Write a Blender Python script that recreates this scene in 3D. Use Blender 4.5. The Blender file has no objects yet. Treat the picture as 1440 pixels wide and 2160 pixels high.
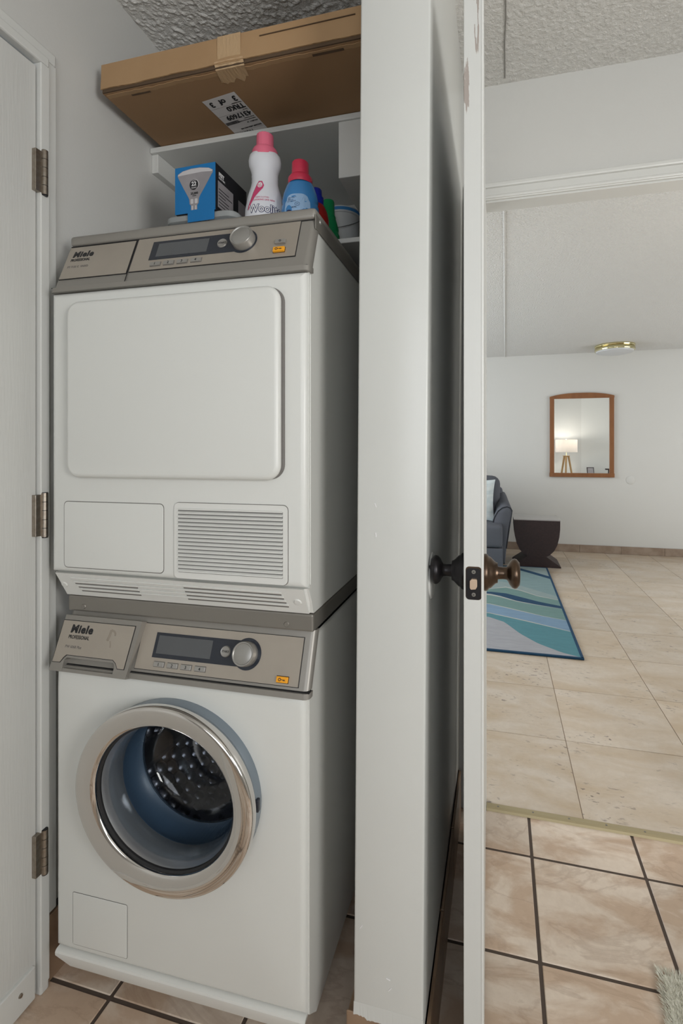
import bpy, bmesh, math, random
from mathutils import Vector, Matrix, noise
random.seed(7)
S = bpy.context.scene
COL = S.collection
R = math.radians

# ------------------------------------------------------------------ camera
cd = bpy.data.cameras.new('camera'); cam = bpy.data.objects.new('camera', cd); COL.objects.link(cam)
cd.sensor_fit = 'HORIZONTAL'; cd.sensor_width = 36.0
cd.lens = 36.0 * 1025 / 1440
cd.shift_x = -(797 - 720) / 1440; cd.shift_y = -(1080 - 950) / 1440
cam.location = (0, 0, 1.217); cam.rotation_euler = (R(90), 0, math.atan(257 / 1025))
cd.clip_start = 0.02; cd.clip_end = 60
S.camera = cam
# ------------------------------------------------------------------ world and lights
w = bpy.data.worlds.new('world'); S.world = w; w.use_nodes = True
bg = w.node_tree.nodes['Background']; bg.inputs[0].default_value = (0.80, 0.88, 1.0, 1); bg.inputs[1].default_value = 1.0
S.view_settings.view_transform = 'Standard'; S.view_settings.look = 'None'
S.view_settings.gamma = 1.0; S.view_settings.use_curve_mapping = False
S.view_settings.exposure = 0.30

def area(name, loc, aim, sx, sy, power, col):
    l = bpy.data.lights.new(name, 'AREA'); l.shape = 'RECTANGLE'; l.size = sx; l.size_y = sy
    l.energy = power; l.color = col
    o = bpy.data.objects.new(name, l); COL.objects.link(o); o.location = loc
    o.rotation_euler = (Vector(aim) - Vector(loc)).to_track_quat('-Z', 'Y').to_euler()
    return o
area('window_daylight', (-3.12, 4.0, 1.35), (0, 4.0, 1.2), 2.6, 1.9, 74, (0.93, 0.97, 1.0))      # living room window, left
area('patio_daylight', (3.92, 4.1, 1.25), (0, 4.0, 1.2), 2.2, 2.0, 34, (1.0, 0.985, 0.96))        # living room window, right
area('bathroom_window_daylight', (1.56, -0.50, 1.35), (0.1, 1.5, 1.85), 0.7, 0.9, 23, (1.0, 0.985, 0.96))
area('back_window_daylight', (0.25, -1.22, 1.45), (0.1, 1.2, 1.4), 1.2, 1.3, 8.5, (0.98, 0.99, 1.0))

# ------------------------------------------------------------------ materials
def mat(name, col, rough=0.5, metal=0.0, bump=None, var=None, coat=0.0, spec=None, aniso=None):
    """bump=(scale, strength, distance[, (sx,sy,sz)]); var=(scale, colour2, amount[, stretch])"""
    m = bpy.data.materials.new(name); m.use_nodes = True
    nt = m.node_tree; p = nt.nodes['Principled BSDF']
    p.inputs['Base Color'].default_value = (*col, 1); p.inputs['Roughness'].default_value = rough
    p.inputs['Metallic'].default_value = metal
    if coat: p.inputs['Coat Weight'].default_value = coat; p.inputs['Coat Roughness'].default_value = 0.08
    if spec is not None: p.inputs['Specular IOR Level'].default_value = spec
    tc = nt.nodes.new('ShaderNodeTexCoord')
    def coords(st=None):
        if not st: return tc.outputs['Object']
        mp = nt.nodes.new('ShaderNodeMapping'); mp.inputs['Scale'].default_value = st
        nt.links.new(tc.outputs['Object'], mp.inputs[0]); return mp.outputs[0]
    if var:
        n = nt.nodes.new('ShaderNodeTexNoise'); n.inputs['Scale'].default_value = var[0]; n.inputs['Detail'].default_value = 6
        nt.links.new(coords(var[3] if len(var) > 3 else None), n.inputs['Vector'])
        mx = nt.nodes.new('ShaderNodeMix'); mx.data_type = 'RGBA'
        r = nt.nodes.new('ShaderNodeMapRange'); r.inputs[1].default_value = 0.35; r.inputs[2].default_value = 0.68
        r.inputs[4].default_value = var[2]
        nt.links.new(n.outputs[0], r.inputs[0]); nt.links.new(r.outputs[0], mx.inputs[0])
        mx.inputs[6].default_value = (*col, 1); mx.inputs[7].default_value = (*var[1], 1)
        nt.links.new(mx.outputs[2], p.inputs['Base Color'])
    if bump:
        n = nt.nodes.new('ShaderNodeTexNoise'); n.inputs['Scale'].default_value = bump[0]; n.inputs['Detail'].default_value = 3
        nt.links.new(coords(bump[3] if len(bump) > 3 else None), n.inputs['Vector'])
        b = nt.nodes.new('ShaderNodeBump'); b.inputs['Strength'].default_value = bump[1]; b.inputs['Distance'].default_value = bump[2]
        nt.links.new(n.outputs[0], b.inputs['Height']); nt.links.new(b.outputs[0], p.inputs['Normal'])
    return m

M = {}
M['wall'] = mat('painted_wall', (0.60, 0.597, 0.572), 0.5, bump=(140, 0.12, 0.002), var=(1.3, (0.57, 0.568, 0.548), 0.6))
M['wall2'] = mat('living_wall', (0.64, 0.64, 0.615), 0.6, bump=(90, 0.15, 0.002))
M['post'] = mat('glossy_painted_wall', (0.60, 0.607, 0.58), 0.27, bump=(60, 0.10, 0.002), var=(3, (0.565, 0.567, 0.545), 0.5))
M['ceil'] = mat('popcorn_ceiling', (0.66, 0.65, 0.62), 0.9, bump=(230, 0.6, 0.004), var=(55, (0.50, 0.49, 0.46), 0.5))
M['ceil2'] = mat('popcorn_ceiling_living', (0.72, 0.72, 0.70), 0.9, bump=(95, 1.0, 0.012))
M['trim'] = mat('trim_paint', (0.64, 0.642, 0.615), 0.3, bump=(60, 0.08, 0.002))
M['doorpaint'] = mat('linen_grain_door', (0.585, 0.585, 0.56), 0.45, bump=(260, 0.35, 0.0012, (1, 1, 0.06)))
M['enamel'] = mat('white_enamel', (0.66, 0.665, 0.635), 0.34, bump=(420, 0.05, 0.0004))
M['enamel_side'] = mat('white_enamel_side', (0.63, 0.632, 0.60), 0.4)
M['plastic'] = mat('white_plastic', (0.68, 0.68, 0.65), 0.33)
M['grey'] = mat('silver_grey_plastic', (0.27, 0.255, 0.23), 0.38, metal=0.35)
M['greydark'] = mat('dark_grey_metal', (0.24, 0.225, 0.20), 0.42, metal=0.5)
M['steel'] = mat('brushed_beige_steel', (0.43, 0.385, 0.33), 0.36, metal=0.55, bump=(300, 0.08, 0.0005, (0.05, 1, 1)), var=(18, (0.37, 0.33, 0.285), 0.35))
M['display'] = mat('dark_blue_display', (0.018, 0.022, 0.032), 0.22)
M['lcd'] = mat('grey_lcd', (0.085, 0.09, 0.095), 0.3)
M['button'] = mat('silver_button', (0.36, 0.35, 0.33), 0.36, metal=0.6)
M['orange'] = mat('orange_button', (0.85, 0.36, 0.012), 0.4)
M['ink'] = mat('black_print', (0.012, 0.012, 0.014), 0.5)
M['inkgrey'] = mat('grey_print', (0.16, 0.15, 0.14), 0.5)
M['shade_grey'] = mat('slat_shade_grey', (0.22, 0.22, 0.21), 0.6)
M['dark'] = mat('dark_void', (0.012, 0.012, 0.013), 0.7)
M['chrome'] = mat('chrome', (0.70, 0.675, 0.65), 0.045, metal=1.0)
M['ringgrey'] = mat('blue_grey_ring', (0.22, 0.26, 0.30), 0.25, metal=0.4)
M['gasket'] = mat('blue_grey_gasket', (0.045, 0.075, 0.115), 0.38)
M['ringsilver'] = mat('satin_silver_ring', (0.60, 0.61, 0.63), 0.22, metal=0.8)
M['drum'] = mat('dark_drum_steel', (0.26, 0.26, 0.29), 0.36, metal=0.9)
M['bronze'] = mat('oil_rubbed_bronze', (0.075, 0.052, 0.038), 0.28, metal=0.9, var=(30, (0.16, 0.10, 0.06), 0.4))
M['bronzeblack'] = mat('black_bronze', (0.022, 0.02, 0.022), 0.35, metal=0.6)
M['nickel'] = mat('worn_nickel', (0.36, 0.32, 0.27), 0.32, metal=0.9, var=(120, (0.14, 0.09, 0.06), 0.35))
M['latch'] = mat('brass_latch', (0.66, 0.50, 0.37), 0.35, metal=0.7)
M['brass'] = mat('polished_brass', (0.66, 0.60, 0.36), 0.14, metal=1.0)
M['threshold'] = mat('dull_gold_strip', (0.40, 0.335, 0.20), 0.5, metal=0.35, bump=(200, 0.1, 0.001, (0.1, 1, 1)))
M['card'] = mat('cardboard', (0.285, 0.168, 0.083), 0.8, bump=(200, 0.08, 0.001), var=(5, (0.245, 0.14, 0.066), 0.6))
M['cardfront'] = mat('cardboard_flap', (0.39, 0.245, 0.125), 0.75, bump=(200, 0.08, 0.001), var=(6, (0.34, 0.205, 0.10), 0.6))
M['carddark'] = mat('cardboard_edge', (0.09, 0.055, 0.03), 0.9)
M['tape'] = mat('clear_packing_tape', (0.47, 0.32, 0.18), 0.22, bump=(50, 0.6, 0.003, (3, 1, 1)))
M['paper'] = mat('paper_label', (0.56, 0.54, 0.53), 0.6)
M['bluebox'] = mat('blue_carton', (0.0, 0.15, 0.40), 0.45)
M['blackbox'] = mat('black_carton', (0.010, 0.010, 0.013), 0.4)
M['bulbgrey'] = mat('printed_bulb_grey', (0.30, 0.28, 0.29), 0.5, var=(14, (0.20, 0.19, 0.20), 0.7))
M['bulblight'] = mat('printed_bulb_light', (0.52, 0.50, 0.51), 0.5)
M['white'] = mat('white_print', (0.75, 0.74, 0.75), 0.4)
M['bottlewhite'] = mat('white_bottle', (0.70, 0.71, 0.75), 0.35)
M['pink'] = mat('pink_cap', (0.76, 0.16, 0.25), 0.4)
M['magenta'] = mat('magenta_print', (0.56, 0.05, 0.15), 0.45)
M['red_cap'] = mat('coral_red_cap', (0.66, 0.035, 0.085), 0.4)
M['bluebottle'] = mat('blue_bottle', (0.045, 0.23, 0.53), 0.3)
M['paleblue'] = mat('pale_blue_print', (0.32, 0.50, 0.74), 0.4)
M['navyink'] = mat('navy_print', (0.015, 0.02, 0.10), 0.45)
M['deepblue'] = mat('deep_blue_cap', (0.008, 0.02, 0.36), 0.35)
M['red'] = mat('red_bottle', (0.40, 0.012, 0.010), 0.32)
M['green'] = mat('green_bottle', (0.004, 0.27, 0.085), 0.35)
M['bucket'] = mat('white_bucket', (0.62, 0.63, 0.63), 0.4)
M['yellow'] = mat('yellow_print', (0.55, 0.40, 0.04), 0.45)
M['wire'] = mat('wire_handle', (0.12, 0.12, 0.12), 0.3, metal=1)
M['espresso'] = mat('espresso_wood', (0.018, 0.008, 0.009), 0.5, bump=(120, 0.1, 0.0006, (1, 1, 0.1)), var=(60, (0.035, 0.016, 0.016), 0.6))
M['glasstop'] = mat('glossy_table_top', (0.30, 0.28, 0.28), 0.12, spec=1.0, coat=0.8)
M['sofa'] = mat('slate_blue_fabric', (0.095, 0.102, 0.122), 0.85, bump=(700, 0.4, 0.001))
M['piping'] = mat('dark_piping', (0.02, 0.024, 0.032), 0.7)
M['pillow'] = mat('pale_blue_pillow', (0.70, 0.76, 0.77), 0.85, var=(9, (0.50, 0.60, 0.63), 0.8, (1, 1, 3)))
M['orangewood'] = mat('warm_orange_wood', (0.26, 0.105, 0.036), 0.4, bump=(80, 0.1, 0.001, (1, 1, 0.1)), var=(22, (0.19, 0.072, 0.025), 0.6, (1, 1, 0.25)))
M['mirror'] = mat('mirror_glass', (0.93, 0.95, 0.94), 0.0, metal=1.0)
M['lampwood'] = mat('golden_lamp_wood', (0.32, 0.19, 0.07), 0.4)
M['opal'] = mat('opal_glass', (0.62, 0.64, 0.66), 0.3)
M['grout'] = mat('dark_grout', (0.085, 0.062, 0.048), 0.9, bump=(300, 0.3, 0.001))
M['grout2'] = mat('sand_grout', (0.26, 0.20, 0.145), 0.9)
M['matfibre'] = mat('cream_bath_mat', (0.72, 0.70, 0.60), 0.95)
M['binclear'] = mat('frosted_plastic', (0.42, 0.44, 0.44), 0.35)
M['binclear'].node_tree.nodes['Principled BSDF'].inputs['Transmission Weight'].default_value = 0.35
M['tilebase'] = mat('brown_tile_base', (0.30, 0.20, 0.13), 0.3, var=(9, (0.17, 0.105, 0.065), 0.8), bump=(20, 0.2, 0.003))
M['travbase'] = mat('travertine_base', (0.34, 0.265, 0.205), 0.5, var=(9, (0.22, 0.155, 0.11), 0.9))

def stone(name, c1, c2, c3, pits, rough, vein=.3, lo=.45, hi=.56):
    m = bpy.data.materials.new(name); m.use_nodes = True; nt = m.node_tree; L = nt.links; N = nt.nodes
    p = N['Principled BSDF']; p.inputs['Roughness'].default_value = rough
    tc = N.new('ShaderNodeTexCoord'); oi = N.new('ShaderNodeObjectInfo')
    mul = N.new('ShaderNodeMath'); mul.operation = 'MULTIPLY'; mul.inputs[1].default_value = 57.0
    L.new(oi.outputs['Random'], mul.inputs[0])
    cx = N.new('ShaderNodeCombineXYZ'); L.new(mul.outputs[0], cx.inputs[0]); L.new(mul.outputs[0], cx.inputs[2])
    ad = N.new('ShaderNodeVectorMath'); ad.operation = 'ADD'; L.new(tc.outputs['Object'], ad.inputs[0]); L.new(cx.outputs[0], ad.inputs[1])
    def noi(scale, det, dist, vec=None, rough_=0.6):
        n = N.new('ShaderNodeTexNoise'); n.inputs['Scale'].default_value = scale; n.inputs['Detail'].default_value = det
        n.inputs['Distortion'].default_value = dist; n.inputs['Roughness'].default_value = rough_
        L.new(vec or ad.outputs[0], n.inputs['Vector']); return n.outputs[0]
    def mr(src, a, b, o=1.0):
        r = N.new('ShaderNodeMapRange'); r.inputs[1].default_value = a; r.inputs[2].default_value = b; r.inputs[4].default_value = o
        L.new(src, r.inputs[0]); return r.outputs[0]
    def mix(f, a, b):
        x = N.new('ShaderNodeMix'); x.data_type = 'RGBA'; L.new(f, x.inputs[0])
        for i, q in ((6, a), (7, b)):
            if isinstance(q, tuple): x.inputs[i].default_value = (*q, 1)
            else: L.new(q, x.inputs[i])
        return x.outputs[2]
    mp = N.new('ShaderNodeMapping'); mp.inputs['Rotation'].default_value = (0, 0, 0.7); mp.inputs['Scale'].default_value = (1.0, 2.2, 1)
    L.new(ad.outputs[0], mp.inputs[0])
    f1 = mr(noi(3.4, 7, 0.5, mp.outputs[0]), lo, hi)
    c = mix(f1, c1, c2)
    # veins: narrow band where a warped noise crosses its middle
    v = noi(1.9, 9, 1.1, mp.outputs[0])
    s = N.new('ShaderNodeMath'); s.operation = 'SUBTRACT'; s.inputs[1].default_value = 0.5; L.new(v, s.inputs[0])
    a = N.new('ShaderNodeMath'); a.operation = 'ABSOLUTE'; L.new(s.outputs[0], a.inputs[0])
    band = N.new('ShaderNodeMapRange'); band.inputs[1].default_value = 0.0; band.inputs[2].default_value = 0.028
    band.inputs[3].default_value = vein; band.inputs[4].default_value = 0.0; L.new(a.outputs[0], band.inputs[0])
    c = mix(band.outputs[0], c, c3)
    fine = mr(noi(45, 4, 0.3), 0.3, 0.8, 0.22)
    c = mix(fine, c, c3)
    if pits:
        pt = mr(noi(34, 3, 0.4, mp.outputs[0], 0.5), 0.60, 0.68)
        pm = mr(noi(4.0, 2, 0), 0.46, 0.60, 0.8)
        mm = N.new('ShaderNodeMath'); mm.operation = 'MULTIPLY'; L.new(pt, mm.inputs[0]); L.new(pm, mm.inputs[1])
        c = mix(mm.outputs[0], c, (0.13, 0.10, 0.09))
    # every tile a touch different
    hv = N.new('ShaderNodeHueSaturation'); r2 = N.new('ShaderNodeMapRange')
    r2.inputs[3].default_value = 0.90; r2.inputs[4].default_value = 1.07
    L.new(oi.outputs['Random'], r2.inputs[0]); L.new(r2.outputs[0], hv.inputs['Value']); L.new(c, hv.inputs['Color'])
    L.new(hv.outputs[0], p.inputs['Base Color'])
    b = N.new('ShaderNodeBump'); b.inputs['Strength'].default_value = 0.12; b.inputs['Distance'].default_value = 0.003
    L.new(noi(22, 4, 0.5), b.inputs['Height']); L.new(b.outputs[0], p.inputs['Normal'])
    return m
M['tile'] = stone('beige_slate_tile', (0.75, 0.64, 0.53), (0.58, 0.435, 0.32), (0.34, 0.22, 0.15), False, 0.33)
M['trav'] = stone('travertine', (0.63, 0.55, 0.46), (0.52, 0.41, 0.29), (0.36, 0.28, 0.21), True, 0.28, .06, .38, .68)

def glassmat(name, tint, ior):
    m = bpy.data.materials.new(name); m.use_nodes = True; nt = m.node_tree; nt.nodes.clear()
    o = nt.nodes.new('ShaderNodeOutputMaterial'); mx = nt.nodes.new('ShaderNodeMixShader'); lw = nt.nodes.new('ShaderNodeLayerWeight'); pwn = nt.nodes.new('ShaderNodeMath'); pwn.operation = 'POWER'; f = nt.nodes.new('ShaderNodeMath'); f.operation = 'MULTIPLY_ADD'
    t = nt.nodes.new('ShaderNodeBsdfTransparent'); g = nt.nodes.new('ShaderNodeBsdfGlossy')
    lw.inputs[0].default_value = .5; nt.links.new(lw.outputs['Facing'], pwn.inputs[0]); pwn.inputs[1].default_value = 3.5; nt.links.new(pwn.outputs[0], f.inputs[0]); f.inputs[1].default_value = .45; f.inputs[2].default_value = ior; t.inputs[0].default_value = (*tint, 1); g.inputs['Roughness'].default_value = 0.02
    nt.links.new(f.outputs[0], mx.inputs[0]); nt.links.new(t.outputs[0], mx.inputs[1]); nt.links.new(g.outputs[0], mx.inputs[2])
    nt.links.new(mx.outputs[0], o.inputs[0]); return m
M['glass'] = glassmat('porthole_glass', (0.88, 0.93, 0.97), .05)
M['pane'] = glassmat('window_glass', (0.97, 0.98, 0.98), .04)
m = mat('linen_shade', (0.78, 0.75, 0.72), 0.9); M['shade'] = m
tr = m.node_tree.nodes.new('ShaderNodeBsdfTranslucent'); tr.inputs[0].default_value = (0.85, 0.8, 0.75, 1)
mx = m.node_tree.nodes.new('ShaderNodeMixShader'); mx.inputs[0].default_value = 0.35
out = m.node_tree.nodes['Material Output']
m.node_tree.links.new(m.node_tree.nodes['Principled BSDF'].outputs[0], mx.inputs[1]); m.node_tree.links.new(tr.outputs[0], mx.inputs[2])
m.node_tree.links.new(mx.outputs[0], out.inputs[0])

# ------------------------------------------------------------------ helpers
def tag(o, label=None, cat=None, group=None, kind=None):
    if label: o['label'] = label
    if cat: o['category'] = cat
    if group: o['group'] = group
    if kind: o['kind'] = kind
    return o
def root(name, loc=(0, 0, 0), rz=0.0, label=None, cat=None, group=None, kind=None):
    o = bpy.data.objects.new(name, None); o.empty_display_size = 0.1; COL.objects.link(o)
    o.location = loc; o.rotation_euler = (0, 0, rz); return tag(o, label, cat, group, kind)
def obj(name, bm, m, parent=None, off=None, smooth=False, mx=None, angle=35):
    if mx is not None: bmesh.ops.transform(bm, matrix=mx, verts=bm.verts)
    bmesh.ops.recalc_face_normals(bm, faces=bm.faces)
    me = bpy.data.meshes.new(name); bm.to_mesh(me); bm.free()
    for q in (m if isinstance(m, (list, tuple)) else [m]): me.materials.append(q)
    if smooth:
        for p in me.polygons: p.use_smooth = True
        me.set_sharp_from_angle(angle=R(angle))
    o = bpy.data.objects.new(name, me); COL.objects.link(o)
    if parent: o.parent = parent
    if off: o.location = off
    return o
def box(bm, x0, y0, z0, x1, y1, z1, bev=0, seg=2):
    r = bmesh.ops.create_cube(bm, size=1.0)
    vs = r['verts']
    for v in vs:
        v.co = Vector((x0 + (v.co.x + .5) * (x1 - x0), y0 + (v.co.y + .5) * (y1 - y0), z0 + (v.co.z + .5) * (z1 - z0)))
    if bev:
        es = {e for v in vs for e in v.link_edges}
        bmesh.ops.bevel(bm, geom=list(es), offset=bev, segments=seg, profile=0.5, affect='EDGES')
    return bm
def B(x0, y0, z0, x1, y1, z1, bev=0, seg=2): return box(bmesh.new(), x0, y0, z0, x1, y1, z1, bev, seg)
def prism(bm, pts, h0, h1, axis='z'):
    """polygon pts extruded: z -> (x,y); y -> (x,z); x -> (y,z)"""
    f = {'z': lambda a, b, h: (a, b, h), 'y': lambda a, b, h: (a, h, b), 'x': lambda a, b, h: (h, a, b)}[axis]
    lo = [bm.verts.new(f(a, b, h0)) for a, b in pts]; hi = [bm.verts.new(f(a, b, h1)) for a, b in pts]
    bm.faces.new(lo); bm.faces.new(hi[::-1]); n = len(pts)
    for i in range(n): bm.faces.new((lo[i], hi[i], hi[(i + 1) % n], lo[(i + 1) % n]))
    return bm
def rrect(x0, y0, x1, y1, r, n=6):
    out = []
    for cx, cy, a0 in ((x1 - r, y1 - r, 0), (x0 + r, y1 - r, 90), (x0 + r, y0 + r, 180), (x1 - r, y0 + r, 270)):
        for i in range(n + 1):
            a = R(a0 + 90 * i / n); out.append((cx + r * math.cos(a), cy + r * math.sin(a)))
    return out
def pillow_slab(bm, x0, z0, x1, z1, r, y_back, y_front, e=0.006, n=8):
    """slab standing in the xz plane, front edge rounded by e"""
    rings = [(0, y_back)] + [(e * (1 - math.cos(t)), y_front + e * (1 - math.sin(t))) for t in [R(90 * k / 5) for k in range(6)]]
    loops = []
    for ins, y in rings:
        loops.append([bm.verts.new((a, y, b)) for a, b in rrect(x0 + ins, z0 + ins, x1 - ins, z1 - ins, max(r - ins, 0.001), n)])
    for A, C in zip(loops, loops[1:]):
        k = len(A)
        for i in range(k): bm.faces.new((A[i], A[(i + 1) % k], C[(i + 1) % k], C[i]))
    bm.faces.new(loops[-1]); bm.faces.new(loops[0][::-1]); return bm
def lathe(bm, prof, n=40, axis='z', sx=1, sz=1, closed=False):
    loops = []
    for r, h in prof:
        L = []
        for i in range(n):
            a = 2 * math.pi * i / n; u, v = r * math.cos(a), r * math.sin(a)
            if r < 1e-6 and i: L.append(L[0]); continue
            co = {'z': (u, v, h), 'y': (u * sx, h, v * sz), 'x': (h, u, v)}[axis]
            L.append(bm.verts.new(co))
        loops.append(L)
    if closed: loops.append(loops[0])
    for A, C in zip(loops, loops[1:]):
        for i in range(n):
            j = (i + 1) % n; q = []
            for vv in (A[i], A[j], C[j], C[i]):
                if vv not in q: q.append(vv)
            if len(q) > 2: bm.faces.new(q)
    return bm
def tube(bm, pts, r, n=8):
    pts = [Vector(p) for p in pts]; prev = None; ends = []
    for i, p in enumerate(pts):
        t = (pts[min(i + 1, len(pts) - 1)] - pts[max(i - 1, 0)]).normalized()
        s = t.orthogonal().normalized() if prev is None else (prev - t * prev.dot(t)).normalized()
        prev = s; b = t.cross(s)
        rr = r[i] if isinstance(r, (list, tuple)) else r
        L = [bm.verts.new(p + (s * math.cos(2 * math.pi * k / n) + b * math.sin(2 * math.pi * k / n)) * rr) for k in range(n)]
        if ends:
            for k in range(n): bm.faces.new((ends[-1][k], ends[-1][(k + 1) % n], L[(k + 1) % n], L[k]))
        ends.append(L)
    bm.faces.new(ends[0][::-1]); bm.faces.new(ends[-1]); return bm
def frame(o, x, y):
    x = Vector(x).normalized(); y = Vector(y); y = (y - x * y.dot(x)).normalized(); z = x.cross(y)
    return Matrix(((x.x, y.x, z.x, o[0]), (x.y, y.y, z.y, o[1]), (x.z, y.z, z.z, o[2]), (0, 0, 0, 1)))
def text(s, size, mx, m, parent, name='lettering', off=0.0, shear=0.0, ext=0.0002, sx=1.0, align='LEFT', spacing=1.0, loc=None, bend=None):
    c = bpy.data.curves.new('t', 'FONT'); c.body = s; c.size = size; c.offset = off; c.shear = shear; c.extrude = ext
    c.align_x = align; c.space_character = spacing; c.resolution_u = 3
    t = bpy.data.objects.new('t', c)
    me = bpy.data.meshes.new_from_object(t); bpy.data.objects.remove(t); bpy.data.curves.remove(c)
    bm = bmesh.new(); bm.from_mesh(me); bpy.data.meshes.remove(me)
    bmesh.ops.scale(bm, vec=(sx, 1, 1), verts=bm.verts)
    if bend:
        for v in bm.verts: v.co = bend(v.co)
    bmesh.ops.transform(bm, matrix=mx, verts=bm.verts)
    me = bpy.data.meshes.new(name); bm.to_mesh(me); bm.free(); me.materials.append(m)
    o = bpy.data.objects.new(name, me); COL.objects.link(o); o.parent = parent
    if loc: o.location = loc
    return o
T = Matrix.Translation

# ================================================================== the setting
# post / partition: leans 13 mm over its height
def lean(z): return -0.0137 * (2.04 - z) / 1.87
PL, PR, PY0, PY1 = -0.2532, -0.1214, 0.875, 1.675
bm = bmesh.new()
zs = [0.0, 0.158, 0.6, 1.2, 1.8, 2.44]
r = 0.004; loops = []
for z in zs:
    d = lean(z); L = []
    ring = [(PL + d, PY1), (PL + d, PY0 + r)] + [(PL + d + r - r * math.cos(R(a)), PY0 + r - r * math.sin(R(a))) for a in (30, 60, 90)]
    ring += [(PR + d - r + r * math.sin(R(a)), PY0 + r - r * math.cos(R(a))) for a in (0, 30, 60, 90)] + [(PR + d, PY1)]
    loops.append([bm.verts.new((x, y, z)) for x, y in ring])
for A, C in zip(loops, loops[1:]):
    for i in range(len(A)): bm.faces.new((A[i], A[(i + 1) % len(A)], C[(i + 1) % len(A)], C[i]))
bm.faces.new(loops[0]); bm.faces.new(loops[-1])
wp = tag(obj('wall_partition', bm, M['post'], smooth=True), kind='structure')
# small nicks in the paint of the post
for (x, z, a) in ((-0.224, 1.115, 1.2), (-0.2, 0.24, .3), (-0.197, 0.222, 2.3), (-0.252, 0.325, 2.2), (-0.2235, 1.06, 1.4)):
    bm = B(-.004, -.0004, -.0007, .004, .0006, .0007); bmesh.ops.rotate(bm, verts=bm.verts, matrix=Matrix.Rotation(a, 3, 'Y'))
    o = obj('paint_chip', bm, M['white'], wp); o.location = (x + lean(z) * 0, PY0 - .0003, z)

# tile base round the foot of the partition, with ragged paint over its top edge
bb = tag(obj('baseboard_partition', B(PR + lean(0), PY0 + .004, 0, PR + lean(0) + .004, 1.64, .15), M['tilebase']), kind='structure')
def piece(x0, y0, x1, y1, h, par, m, axis):
    n = 1
    o = obj('tile', B(x0, y0, 0.001, x1, y1, h, .0015, 1), m, par); return o
for i in range(3):
    y0 = PY0 + i * .255; piece(PR + lean(.1) - .002, y0 + .001, PR + lean(.1) + .010, min(y0 + .253, 1.638), .150, bb, M['tilebase'], 'y')
for i in range(3):
    y0 = PY0 - .003 + i * .255; piece(PL + lean(0) - .012, y0 + .001, PL + lean(0) + .002, min(y0 + .253, 1.655), .155, bb, M['tilebase'], 'y')
piece(PL + lean(0) - .012, PY0 - .0022, PR + lean(.1) + .004, PY0 - .0003, .164, bb, M['tilebase'], 'x')
bm = bmesh.new(); n = 44
for i in range(n + 1):
    x = PL - .0138 + .0006 + (PR - PL - .0008) * i / n
    z0 = .160 + .006 * noise.noise((x * 45, 0, 0)) + .004 * noise.noise((x * 190, 3, 0)) - .006 * (i / n)
    for q, z in enumerate((z0, .182)):
        for y in (PY0 - .0030, PY0 + .001): bm.verts.new((x, y if q == 0 else (PY0 - .0002 if y < PY0 else y), z))
bm.verts.ensure_lookup_table()
for i in range(n):
    a = i * 4; b = a + 4
    for p, q in ((0, 1), (1, 3), (3, 2), (2, 0)): bm.faces.new([bm.verts[k] for k in (a + p, a + q, b + q, b + p)])
obj('paint_edge', bm, M['post'], wp)

# left wall with its exterior door
wl = tag(obj('wall_left', box(box(box(bmesh.new(), -1.13, -1.3, 0, -1.01, 0.02, 2.44), -1.13, .868, 0, -1.01, 1.732, 2.44), -1.13, .02, 2.085, -1.01, .868, 2.44), M['wall']), kind='structure')
d1 = root('door_1', (-1.04, .866, 0.0), 0, kind='structure')
obj('door_slab', B(-0.002, -.83, .012, .040, -.003, 2.072, .0015), M['doorpaint'], d1)
obj('door_shoe', B(.030, -.82, .009, .047, -.010, .080, .002), M['trim'], d1)
for y in (-.045, -.33, -.6):
    bm = lathe(bmesh.new(), [(0, .0505), (.0035, .0503), (.0045, .047)], 14, 'x'); bmesh.ops.translate(bm, verts=bm.verts, vec=(0, y, .052)); obj('screw', bm, M['nickel'], d1, smooth=True)
# casing: two-step profile, left jamb leg and head
cz = tag(obj('trim_1', B(-1.013, .8665, .02, -.990, .8885, 2.0828, .002), M['trim']), kind='structure')
box_ = B(-1.013, .886, .158, -.998, .914, 2.1038, .003); obj('outer_moulding', box_, M['trim'], cz)
obj('casing_head', B(-1.013, -.01, 2.083, -.990, .8885, 2.105, .004), M['trim'], cz)
obj('outer_moulding', B(-1.013, -.04, 2.104, -.998, .914, 2.132, .005), M['trim'], cz)
bm = B(-1.011, .8668, .0, -.991, .888, .05, .004); obj('casing_foot', bm, M['trim'], cz)

def hinge(z, where):
    h = root('door_hinge', (-.988, .874, z), 0, 'worn bronze butt hinge %s on the left door casing' % where, 'hinge', 'hinges of the left door')
    obj('hinge_leaf', B(-.0125, -.021, -.0465, -.0012, -.001, .0455, .0008, 1), M['nickel'], h)
    zz = -.050
    for k, hh in enumerate((.0205, .019, .0205, .019, .0205)):
        bm = lathe(bmesh.new(), [(0, zz + .0006), (.0068, zz + .0006), (.0068, zz + hh - .0006), (0, zz + hh - .0006)], 20)
        obj('knuckle', bm, M['nickel'], h, smooth=True); zz += hh
    obj('pin', lathe(bmesh.new(), [(0, -.0515), (.0061, -.0515), (.0061, .0500), (0, .0500)], 12), M['bronzeblack'], h)
    return h
hinge(1.838, 'near the top'); hinge(1.073, 'at mid height'); hinge(.320, 'near the floor')

bl = tag(obj('baseboard_left', B(-1.012, .915, .146, -1.006, 1.66, .164), M['dark']), kind='structure')
for i in range(3): obj('tile', B(-1.011, .889 + i * .256, .0, -1.0, min(.889 + i * .256 + .254, 1.659), .150, .0015, 1), M['tilebase'], bl)

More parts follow.
